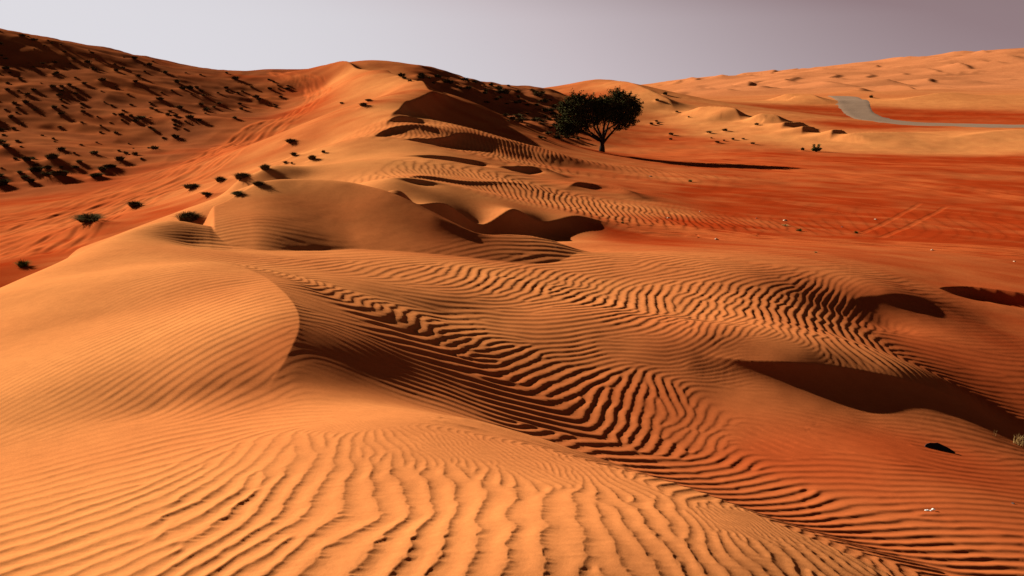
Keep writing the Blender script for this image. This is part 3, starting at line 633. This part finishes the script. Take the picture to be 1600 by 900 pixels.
def new_mat(name, rough=.9, spec=.1):
    m = bpy.data.materials.new(name); m.use_nodes = True
    b = m.node_tree.nodes['Principled BSDF']; b.inputs['Roughness'].default_value = rough; b.inputs['Specular IOR Level'].default_value = spec
    return m, m.node_tree, b
def node(nt, t, ins=None, **k):
    n_ = nt.nodes.new(t)
    for a_, b_ in k.items(): setattr(n_, a_, b_)
    for a_, b_ in (ins or {}).items():
        if hasattr(b_, 'is_linked') or hasattr(b_, 'links'): nt.links.new(b_, n_.inputs[a_])
        else: n_.inputs[a_].default_value = b_
    return n_
def mix(nt, fac, a, b, blend='MIX'):
    n_ = nt.nodes.new('ShaderNodeMix'); n_.data_type = 'RGBA'; n_.blend_type = blend
    for i_, v_ in ((0, fac), (6, a), (7, b)):
        if hasattr(v_, 'links'): nt.links.new(v_, n_.inputs[i_])
        else: n_.inputs[i_].default_value = v_
    return n_.outputs[2]
def noise_node(nt, scale, detail=4, rough=.55, vec=None):
    n_ = node(nt, 'ShaderNodeTexNoise', {'Scale': scale, 'Detail': detail, 'Roughness': rough})
    if vec: nt.links.new(vec, n_.inputs['Vector'])
    return n_.outputs['Fac']
def ramp(nt, fac, a, b, lo=0.0, hi=1.0):
    n_ = node(nt, 'ShaderNodeMapRange', {1: a, 2: b, 3: lo, 4: hi}); nt.links.new(fac, n_.inputs[0]); return n_.outputs[0]
m, nt, b = new_mat('sand', 1.0, 0.0)
pos = node(nt, 'ShaderNodeNewGeometry').outputs['Position']
at_red = node(nt, 'ShaderNodeAttribute', attribute_name='red').outputs['Fac']
at_trk = node(nt, 'ShaderNodeAttribute', attribute_name='track').outputs['Fac']
at_pal = node(nt, 'ShaderNodeAttribute', attribute_name='pale').outputs['Fac']
n1 = noise_node(nt, .35, 5, .6, pos); n2 = noise_node(nt, 9, 4, .6, pos); n3 = noise_node(nt, 420, 2, .6, pos); n4 = noise_node(nt, 55, 3, .7, pos)
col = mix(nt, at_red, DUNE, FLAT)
col = mix(nt, at_pal, col, PALE_SAND)
col = mix(nt, node(nt, 'ShaderNodeAttribute', attribute_name='hill_shade').outputs['Fac'], col, (.22, .062, .021, 1))     # shade of the hill slopes, darkened into the sand colour
col = mix(nt, ramp(nt, at_trk, 0, 1, 0, .75), col, TRACK)
col = mix(nt, 1.0, col, node(nt, 'ShaderNodeCombineColor', {0: ramp(nt, n1, .3, .7, .93, 1.07), 1: ramp(nt, n1, .3, .7, .88, 1.12), 2: ramp(nt, n1, .3, .7, .88, 1.12)}).outputs[0], 'MULTIPLY')
g2 = ramp(nt, n2, .3, .7, .94, 1.06); col = mix(nt, 1.0, col, node(nt, 'ShaderNodeCombineColor', {0: g2, 1: g2, 2: g2}).outputs[0], 'MULTIPLY')
g4 = ramp(nt, n4, .3, .7, .93, 1.07); col = mix(nt, 1.0, col, node(nt, 'ShaderNodeCombineColor', {0: g4, 1: g4, 2: g4}).outputs[0], 'MULTIPLY')
g3 = ramp(nt, n3, .3, .7, .9, 1.1); col = mix(nt, 1.0, col, node(nt, 'ShaderNodeCombineColor', {0: g3, 1: g3, 2: g3}).outputs[0], 'MULTIPLY')
nt.links.new(col, b.inputs['Base Color'])
bp = node(nt, 'ShaderNodeBump', {'Strength': .25, 'Distance': .004}); nt.links.new(noise_node(nt, 160, 3, .7, pos), bp.inputs['Height']); nt.links.new(bp.outputs[0], b.inputs['Normal'])
me.materials.append(m)

# ------------------------------------------------------------------ helpers for things
def mesh_obj(name, verts, faces, mat, parent=None, smooth_=False):
    me_ = bpy.data.meshes.new(name); me_.from_pydata([tuple(v) for v in verts], [], faces); me_.update()
    if smooth_: me_.shade_smooth()
    o = bpy.data.objects.new(name, me_); COL.objects.link(o)
    if mat: me_.materials.append(mat)
    if parent: o.parent = parent
    return o
def tag(o, label, cat, group=None):
    o['label'] = label; o['category'] = cat
    if group: o['group'] = group
def gz(x, y): return float(height(x, y))
def leaf_mat(name, c1, c2, scale=3.0):
    m, nt, b = new_mat(name, 1.0, 0.0)
    oi = node(nt, 'ShaderNodeObjectInfo').outputs['Random']; pos = node(nt, 'ShaderNodeNewGeometry')
    f_ = node(nt, 'ShaderNodeMath', operation='ADD'); nt.links.new(oi, f_.inputs[0]); nt.links.new(noise_node(nt, scale, 3, .6, pos.outputs['Position']), f_.inputs[1])
    nt.links.new(mix(nt, ramp(nt, f_.outputs[0], .4, 1.5), c1, c2), b.inputs['Base Color'])
    return m
M_SHRUB = leaf_mat('shrub_leaves', (.036, .028, .012, 1), (.085, .062, .026, 1))
M_GREEN = leaf_mat('green_grass', (.06, .075, .02, 1), (.12, .11, .03, 1))
M_DRY = leaf_mat('dry_grass', (.25, .16, .06, 1), (.34, .21, .08, 1))
M_TREE = leaf_mat('tree_leaves', (.019, .020, .008, 1), (.048, .044, .016, 1), 1.2)
def wood(name, c):
    m, nt, b = new_mat(name, 1.0, 0.0)
    pos = node(nt, 'ShaderNodeNewGeometry').outputs['Position']
    nt.links.new(mix(nt, noise_node(nt, 14, 4, .7, pos), c, tuple(v * .45 for v in c[:3]) + (1,)), b.inputs['Base Color']); return m
M_BARK = wood('bark', (.04, .026, .016, 1))

def tussock(blades, width, seed, upright=.5, curl=.25):
    """a tuft of blades, unit radius and unit height"""
    r_ = random.Random(seed); V = []; Fc = []
    lobes = [(r_.uniform(-.45, .45), r_.uniform(-.4, .4), r_.uniform(.6, 1)) for _ in range(4)] + [(0, 0, 1)]
    for _ in range(blades):
        lx, ly, lh = r_.choice(lobes)
        a = r_.uniform(0, TAU); rad = r_.random() ** .6
        bx, by = lx + .22 * rad * math.cos(a), ly + .22 * rad * math.sin(a)
        L_ = r_.uniform(.55, 1.0) * lh
        out = rad * (1 - upright) * r_.uniform(.7, 1.25)
        a2 = a + r_.uniform(-.5, .5)
        w_ = width * r_.uniform(.6, 1.3); px_, py_ = -math.sin(a2) * w_, math.cos(a2) * w_
        mx, my, mz = bx + out * .5 * math.cos(a2), by + out * .5 * math.sin(a2), L_ * .62
        tx, ty, tz = bx + out * math.cos(a2) * (1 + curl), by + out * math.sin(a2) * (1 + curl), L_ * (1 - .35 * rad)
        k = len(V)
        V += [(bx - px_, by - py_, -.12), (bx + px_, by + py_, -.12), (mx + px_ * .8, my + py_ * .8, mz), (mx - px_ * .8, my - py_ * .8, mz), (tx, ty, tz)]
        Fc += [(k, k + 1, k + 2, k + 3), (k + 3, k + 2, k + 4)]
    return V, Fc
def tuft_meshes(kind, n_, blades, width, mat, upright=.4):
    out = []
    for k in range(n_):
        V, Fc = tussock(blades, width, hash((kind, k)) % 9999 if False else 100 * len(kind) + k, upright)
        me_ = bpy.data.meshes.new('desert_shrub' if kind in ('far', 'near') else 'grass_tuft'); me_.from_pydata(V, [], Fc); me_.materials.append(mat); out.append(me_)
    return out
TUFT = {'far': tuft_meshes('far', 6, 150, .055, M_SHRUB, .15), 'near': tuft_meshes('near', 6, 700, .024, M_SHRUB, .2), 'grass': tuft_meshes('grass', 3, 260, .02, M_GREEN, .45), 'dry': tuft_meshes('dry', 2, 160, .02, M_DRY, .4)}
r_ = random.Random(5)
for p_, w_, h_, kind, label, group in SHRUBS:
    me_ = r_.choice(TUFT[kind])
    o = bpy.data.objects.new('desert_shrub' if kind in ('far', 'near') else 'grass_tuft', me_); COL.objects.link(o)
    o.location = (p_[0], p_[1], gz(p_[0], p_[1]) - .03 * h_)
    o.scale = (w_ * .5, w_ * .5 * r_.uniform(.8, 1.1), h_ * 1.05); o.rotation_euler = (r_.uniform(-.08, .08), r_.uniform(-.08, .08), r_.uniform(0, TAU))
    tag(o, label, 'shrub' if kind in ('far', 'near') else 'grass tuft', group)

# ------------------------------------------------------------------ the lone tree
def tube(P, rad, sides=6):
    V = []; Fc = []
    for k, p in enumerate(P):
        d = (Vector(P[min(k + 1, len(P) - 1)]) - Vector(P[max(k - 1, 0)])).normalized()
        a = d.orthogonal().normalized(); c = d.cross(a)
        for q_ in range(sides):
            an = TAU * q_ / sides; v = Vector(p) + (a * math.cos(an) + c * math.sin(an)) * rad[k]; V.append(v[:])
    for k in range(len(P) - 1):
        for q_ in range(sides):
            i_, j_ = k * sides + q_, k * sides + (q_ + 1) % sides
            Fc.append((i_, j_, j_ + sides, i_ + sides))
    Fc.append(tuple(range((len(P) - 1) * sides, len(P) * sides)))
    return V, Fc
tp = hit(940, 237); TD = tp[1]; tk = TD / F
tree = bpy.data.objects.new('desert_tree', None); COL.objects.link(tree); tree.location = (tp[0], tp[1], gz(tp[0], tp[1]) - .05)
tag(tree, 'lone dark umbrella-shaped tree with fanned stems and two-lobed crown', 'tree')
def tl(px, py, d=0.0): return ((px - 940) * tk, d, (237 - py) * tk)
r_ = random.Random(3)
LIMBS = [((938,222),(912,206),(893,188),-.6),((939,220),(920,204),(908,178),.7),((940,218),(926,198),(920,168),-1.2),((940,216),(933,196),(934,168),1.1),((941,217),(942,196),(948,165),-.5),((942,219),(950,198),(962,165),.9),((943,221),(957,203),(976,176),-.9),((941,219),(947,205),(985,185),1.5),((939,221),(904,204),(886,200),1.3)]
V, Fc = tube([tl(940,239), tl(940.5,233), tl(940.5,228)], [.38, .32, .27], 8)
mesh_obj('trunk', V, Fc, M_BARK, tree, True)
TW = []
for a_, b_, c_, dep in LIMBS:
    P = spline([tl(940 + (a_[0] - 940) * .2, 235, dep * .05), tl(*a_, dep * .25), tl(*b_, dep * .8), tl(*c_, dep * 1.6)], 5)
    P = [(p[0] + r_.uniform(-.05, .05), p[1] + r_.uniform(-.05, .05), p[2]) for p in P]
    V, Fc = tube(P, np.linspace(.19, .045, len(P)), 6); lo = mesh_obj('limb', V, Fc, M_BARK, tree, True)
    V2, F2 = [], []
    for _ in range(7):
        k = r_.randrange(7, len(P)); q0 = Vector(P[k]); d = Vector((r_.uniform(-1, 1) + (.5 if c_[0] > 940 else -.5), r_.uniform(-1, 1), r_.uniform(.2, 1.1))).normalized()
        q1 = q0 + d * r_.uniform(.5, .9); q2 = q1 + (d + Vector((r_.uniform(-.5, .5), r_.uniform(-.5, .5), .1))).normalized() * r_.uniform(.4, .9)
        v_, f_ = tube([q0[:], q1[:], q2[:]], [.04, .026, .012], 4); k0 = len(V2); V2 += v_; F2 += [tuple(i_ + k0 for i_ in f) for f in f_]
    mesh_obj('twig', V2, F2, M_BARK, lo)
# crown: sprays of small leaves round many twig tips
BL = [(893,180,20,27,2.2),(882,196,11,15,1.4),(905,168,20,15,2.0),(912,190,13,13,1.6),(922,164,14,13,1.5),(893,202,14,9,1.3),(948,166,17,17,2.0),(965,160,19,14,2.2),(978,172,18,20,2.2),(972,190,15,14,1.7),(985,183,9,12,1.2),(952,182,14,13,1.5),(935,172,12,13,1.4),(960,150,14,6,1.2),(901,155,12,7,1.2),(990,165,8,9,1.0),(884,206,11,8,1.1),(936,164,13,11,1.6),(938,178,13,12,1.6),(930,190,10,8,1.2)]
V, Fc = [], []
for cx_, cy_, rx, ry, rd in BL:
    ncl = int(rx * ry * .45)
    for _ in range(ncl):
        while True:
            u_ = [r_.uniform(-1, 1) for _ in range(3)]
            if sum(a * a for a in u_) < 1: break
        c0 = Vector(tl(cx_ + u_[0] * rx, cy_ + u_[1] * ry, u_[2] * rd))
        ax = Vector((u_[0] + r_.uniform(-.4, .4), u_[2] + r_.uniform(-.4, .4), -u_[1] * .6 + r_.uniform(-.2, .5))).normalized()
        for _ in range(26):
            t_ = r_.uniform(-.32, .42); c1 = c0 + ax * t_ + Vector((r_.gauss(0, .085), r_.gauss(0, .085), r_.gauss(0, .075)))
            d1 = Vector((r_.uniform(-1, 1), r_.uniform(-1, 1), r_.uniform(-.6, .9))).normalized(); d2 = d1.orthogonal().normalized()
            l_, w_ = r_.uniform(.07, .14), r_.uniform(.03, .055); k = len(V)
            V += [(c1 - d1 * l_)[:], (c1 + d2 * w_)[:], (c1 + d1 * l_)[:], (c1 - d2 * w_)[:]]; Fc.append((k, k + 1, k + 2, k + 3))
mesh_obj('crown', V, Fc, M_TREE, tree)

# forked green bush on the far side of the plain
fb = hit(1275, 237); fk = fb[1] / F
fo = bpy.data.objects.new('desert_bush', None); COL.objects.link(fo); fo.location = (fb[0], fb[1], gz(fb[0], fb[1]) - .02)
tag(fo, 'forked green bush with two upright leafy lobes at the foot of the pale dunes', 'bush', RD)
V2, F2 = [], []; V, Fc = [], []
for sx_, hh in ((-3.6, 11.5), (3.6, 12), (.3, 6), (6, 6), (-5.5, 5)):
    v_, f_ = tube([(0, 0, -.1), (sx_ * .5 * fk, 0, 3 * fk), (sx_ * fk, r_.uniform(-.1, .1), hh * .8 * fk)], [.05, .04, .015], 5); k0 = len(V2); V2 += v_; F2 += [tuple(i_ + k0 for i_ in f) for f in f_]
    for _ in range(170):
        z_ = r_.uniform(.25, 1) * hh * fk; c1 = Vector((sx_ * fk * min(1, z_ / (hh * fk) + .3) + r_.gauss(0, 1.1 * fk), r_.gauss(0, 1.3 * fk), z_))
        d1 = Vector((r_.uniform(-1, 1), r_.uniform(-1, 1), r_.uniform(-.3, 1))).normalized(); d2 = d1.orthogonal().normalized(); k = len(V)
        V += [(c1 - d1 * .09)[:], (c1 + d2 * .04)[:], (c1 + d1 * .09)[:], (c1 - d2 * .04)[:]]; Fc.append((k, k + 1, k + 2, k + 3))
mesh_obj('stem', V2, F2, M_BARK, fo); mesh_obj('foliage', V, Fc, M_GREEN, fo)

# ------------------------------------------------------------------ gravel road
def edge_pts(px, n_=70):
    P = [hit(x, y) for x, y in px]; P = spline([p for p in P if p is not None], 12)
    s_ = np.r_[0, np.cumsum(np.hypot(*np.diff(P[:, :2], axis=0).T))]; q_ = np.linspace(0, s_[-1], n_)
    return np.c_[np.interp(q_, s_, P[:, 0]), np.interp(q_, s_, P[:, 1])]
Lo = edge_pts([(1680,201),(1600,200.5),(1500,198.5),(1420,196),(1370,191.5),(1330,184),(1312,172),(1306,162),(1303,156),(1297,152.5),(1291,150)])
Up = edge_pts([(1680,194),(1600,194),(1500,192),(1430,190),(1390,185),(1367,175),(1362,165),(1359,157),(1346,153),(1322,150.5)])
V, Fc = [], []; W_ = 14
for a_, b_ in zip(Lo, Up):
    for k in range(W_ + 1):
        f_ = k / W_; x = a_[0] + (b_[0] - a_[0]) * f_; y = a_[1] + (b_[1] - a_[1]) * f_
        ed = .9 * float(fbm(np.array([x / 4.0]), np.array([y / 6.0]), 83, 3)[0])
        if k in (0, W_): x += ed * .8; y += ed
        V.append((x, y, gz(x, y) + (.10 if 1 < k < W_ - 1 else .03 if 0 < k < W_ else -.06)))
for i_ in range(len(Lo) - 1):
    for k in range(W_):
        q_ = i_ * (W_ + 1) + k; Fc.append((q_, q_ + 1, q_ + W_ + 2, q_ + W_ + 1))
m, nt, b = new_mat('gravel', .95, .1); pos = node(nt, 'ShaderNodeNewGeometry').outputs['Position']
nt.links.new(mix(nt, noise_node(nt, .25, 6, .7, pos), (.16, .097, .058, 1), (.24, .15, .092, 1)), b.inputs['Base Color'])
road = mesh_obj('road', V, Fc, m, None, True); road['kind'] = 'structure'

# ------------------------------------------------------------------ small things on the sand
def rock_mesh(seed, sq=(1, .8, .55), n_=2):
    import bmesh
    bm = bmesh.new(); bmesh.ops.create_icosphere(bm, subdivisions=n_, radius=1)
    r2 = random.Random(seed); off = [Vector((r2.uniform(-1, 1), r2.uniform(-1, 1), r2.uniform(-1, 1))).normalized() for _ in range(9)]
    for v in bm.verts:
        for o_ in off:
            d = v.co.dot(o_) - .72
            if d > 0: v.co -= o_ * d
        v.co += Vector((r2.uniform(-.05, .05),) * 3); v.co = Vector((v.co.x * sq[0], v.co.y * sq[1], v.co.z * sq[2]))
    V = [v.co[:] for v in bm.verts]; bm.verts.index_update(); Fc = [tuple(v.index for v in f.verts) for f in bm.faces]; bm.free(); return V, Fc
def stone_mat(name, c):
    m, nt, b = new_mat(name, .85, .2); pos = node(nt, 'ShaderNodeNewGeometry').outputs['Position']
    nt.links.new(mix(nt, noise_node(nt, 30, 4, .6, pos), c, tuple(v * .7 for v in c[:3]) + (1,)), b.inputs['Base Color']); return m
M_PALE = stone_mat('pale_stone', (.46, .31, .19, 1)); M_DARK = stone_mat('dark_stone', (.06, .04, .03, 1))
for k, (x, y, w_, mt, lb) in enumerate([
 (1044,341,8,M_PALE,'pale stone on the red plain beyond the tip of the dark hollow'),(1119,374,9,M_PALE,'pale flat stone on the tracked red plain'),(1094,331,4,M_PALE,'tiny pale stone, farthest on the red plain'),
 (1227,345,11,M_PALE,'low pale stone behind the pale dry tuft'),(1368,343,6,M_PALE,'small pale stone beside the crossing tyre tracks'),(1456,391,7,M_PALE,'small pale stone on the striped tracks at right'),
 (1585,409,6,M_PALE,'small pale stone near the right picture edge'),(1017,276,7,M_DARK,'dark stone on the sand tongue below the tree shadow'),(1182,341,5,M_DARK,'small dark stone in the middle of the red plain'),
 (1316,355,5,M_DARK,'small dark stone left of the green tuft by the tracks'),(870,386,4,M_DARK,'tiny dark stone on smooth sand right of the dark hollow'),(1583,787,9,M_DARK,'dark pebble on the rippled sand at lower right')]):
    p_ = hit(x, y)
    if p_ is None: continue
    V, Fc = rock_mesh(40 + k); s_ = w_ * .4 * p_[1] / F
    o = mesh_obj('stone', [(v[0] * s_, v[1] * s_, v[2] * s_) for v in V], Fc, mt, None); o.location = (p_[0], p_[1], gz(p_[0], p_[1]) + .1 * s_); o.rotation_euler = (0, 0, k * 1.3)
    tag(o, lb, 'stone', 'loose stones on the sand')
# black half-buried sheet
bp_ = hit(1468, 704); bk = bp_[1] / F
OUT = [(-25, -5), (-23.5, 3), (-21, 6.5), (-17, 8.2), (-11, 9.2), (-4, 8.6), (2, 8.9), (8, 6.6), (14, 4.2), (20, 1.4), (27, -2.5), (24, -6), (8, -8), (-10, -8)]
V, Fc = [], []; nO = len(OUT)
for layer in (0, 1):                                   # a stiff torn sheet leaning back, its lower edge in the sand
    for x, z in OUT:
        bend = 4.5 * math.cos(x * .055) - 3 + (1.1 if layer else 0)
        V.append((x * bk, (bend + .75 * (z + 5)) * bk, (z - .4 * layer) * bk))
Fc.append(tuple(range(nO))); Fc.append(tuple(range(2 * nO - 1, nO - 1, -1)))
for k in range(nO): Fc.append((k, k + nO, (k + 1) % nO + nO, (k + 1) % nO))
m, nt, b = new_mat('black_sheet', .8, .15); b.inputs['Base Color'].default_value = (.012, .012, .014, 1)
o = mesh_obj('torn_sheet', V, Fc, m, None); o.location = (bp_[0], bp_[1], gz(bp_[0], bp_[1])); tag(o, 'torn black sheet sticking half buried out of the rippled sand', 'scrap')
# white scrap
wp = hit(1453, 798); wk = wp[1] / F
V, Fc = [], []
for cx_, cy_, sx_, sz_ in ((-8, 0, 3.4, 2.2), (-3.5, .6, 3, 1.5), (1.5, -.3, 2.8, 1.3), (6.5, .2, 4.2, 3.0), (10, 1, 2, 1.2)):
    v_, f_ = rock_mesh(int(cx_ * 7) + 90, (1, .8, .7), 1); k0 = len(V)
    V += [((cx_ + v[0] * sx_) * wk, (cy_ * 2 + v[1] * sx_) * wk, (v[2] * sz_ + sz_ * .6) * wk) for v in v_]; Fc += [tuple(i_ + k0 for i_ in f) for f in f_]
o = mesh_obj('white_scrap', V, Fc, stone_mat('bleached', (.75, .72, .66, 1)), None); o.location = (wp[0], wp[1], gz(wp[0], wp[1])); o.rotation_euler = (0, 0, .15)
tag(o, 'small white crumpled scrap lying on the rippled sand at lower right', 'scrap')
# dry grass at the right edge
for x, y, w_, h_, lb in ((1592,695,46,34,'sparse straw-coloured grass at the right picture edge, on the rippled sand'),(1552,682,20,26,'thin dry stalks left of the straw-coloured grass at the right edge')):
    p_ = hit(x, y)
    if p_ is None: continue
    k_ = p_[1] / F; V, Fc = tussock(60 if w_ > 30 else 14, .012, int(x), .75)
    o = mesh_obj('grass_tuft', V, Fc, M_DRY, None); o.location = (p_[0], p_[1], gz(p_[0], p_[1])); o.scale = (w_ * .5 * k_, w_ * .5 * k_, h_ * k_)
    tag(o, lb, 'grass tuft', 'dry grass at the right edge')

# ------------------------------------------------------------------ light
SUN_EL, SUN_AZ = math.radians(20.5), math.radians(37)   # azimuth: from the left (-x) towards ahead (+y)
sd_ = Vector((-math.cos(SUN_AZ) * math.cos(SUN_EL), math.sin(SUN_AZ) * math.cos(SUN_EL), math.sin(SUN_EL)))
sl_ = bpy.data.lights.new('sun', 'SUN'); so = bpy.data.objects.new('sun', sl_); COL.objects.link(so)
sl_.energy = 5; sl_.angle = math.radians(.5); sl_.color = (1, .9, .78)
so.rotation_euler = sd_.to_track_quat('Z', 'Y').to_euler(); so.location = (-30, 20, 30)
SKY_MID, SKY_GAIN, SKY_STR = 6.2, 3.73, .1
w = bpy.data.worlds.new('World'); C.world = w; w.use_nodes = True
nt = w.node_tree; bg = nt.nodes['Background']
sky = nt.nodes.new('ShaderNodeTexSky'); sky.sky_type = 'NISHITA'; sky.sun_disc = False
sky.sun_elevation = SUN_EL; sky.sun_rotation = math.atan2(sd_.x, sd_.y)
def N(t, **k):
    n_ = nt.nodes.new(t)
    for a_, b_ in k.items(): setattr(n_, a_, b_)
    return n_
bw = N('ShaderNodeRGBToBW'); nt.links.new(sky.outputs[0], bw.inputs[0])
def M(op, a, b_=None):
    n_ = N('ShaderNodeMath', operation=op)
    for i_, v_ in ((0, a), (1, b_)):
        if v_ is None: continue
        if hasattr(v_, 'links'): nt.links.new(v_, n_.inputs[i_])
        else: n_.inputs[i_].default_value = v_
    return n_.outputs[0]
tc = N('ShaderNodeTexCoord'); sep = N('ShaderNodeSeparateXYZ'); nt.links.new(tc.outputs['Generated'], sep.inputs[0])
zc_ = N('ShaderNodeMath', operation='MAXIMUM'); nt.links.new(sep.outputs[2], zc_.inputs[0]); zc_.inputs[1].default_value = .075
cmb = N('ShaderNodeCombineXYZ')
for i_, o_ in ((0, sep.outputs[0]), (1, sep.outputs[1]), (2, zc_.outputs[0])): nt.links.new(o_, cmb.inputs[i_])
nt.links.new(cmb.outputs[0], sky.inputs['Vector'])
hz = N('ShaderNodeMapRange'); nt.links.new(sep.outputs[2], hz.inputs[0])
for k_, v_ in zip((1, 2, 3, 4), (0, .10, 1.10, .985)): hz.inputs[k_].default_value = v_
x4 = M('POWER', M('DIVIDE', M('MULTIPLY', bw.outputs[0], hz.outputs[0]), SKY_MID), 4.0)
y_ = M('DIVIDE', M('MULTIPLY', x4, 1.0), M('ADD', x4, .4))          # thick dusty air: evens out the glow round the sun
cr_ = N('ShaderNodeValToRGB'); nt.links.new(y_, cr_.inputs[0]); el = cr_.color_ramp.elements
el[0].position = .30; el[0].color = (.27, .19, .20, 1); el[1].position = 1.0; el[1].color = (.735, .72, .765, 1)
for p_, c_ in ((.38, (.29, .205, .22, 1)), (.71, (.57, .50, .53, 1)), (.88, (.67, .64, .68, 1))):
    e_ = el.new(p_); e_.color = c_
mr = N('ShaderNodeMapRange', interpolation_type='SMOOTHSTEP'); nt.links.new(sep.outputs[2], mr.inputs[0])
for k_, v_ in zip((1, 2, 3, 4), (.11, .40, 1.0, .09)): mr.inputs[k_].default_value = v_
tint = N('ShaderNodeVectorMath', operation='SCALE'); nt.links.new(cr_.outputs[0], tint.inputs[0]); nt.links.new(M('MULTIPLY', mr.outputs[0], SKY_GAIN), tint.inputs[3])
nt.links.new(tint.outputs[0], bg.inputs[0]); bg.inputs[1].default_value = SKY_STR
v = C.view_settings; v.view_transform = 'Standard'; v.look = 'None'; v.exposure = 1.42; v.gamma = 1
C.render.engine = 'CYCLES'
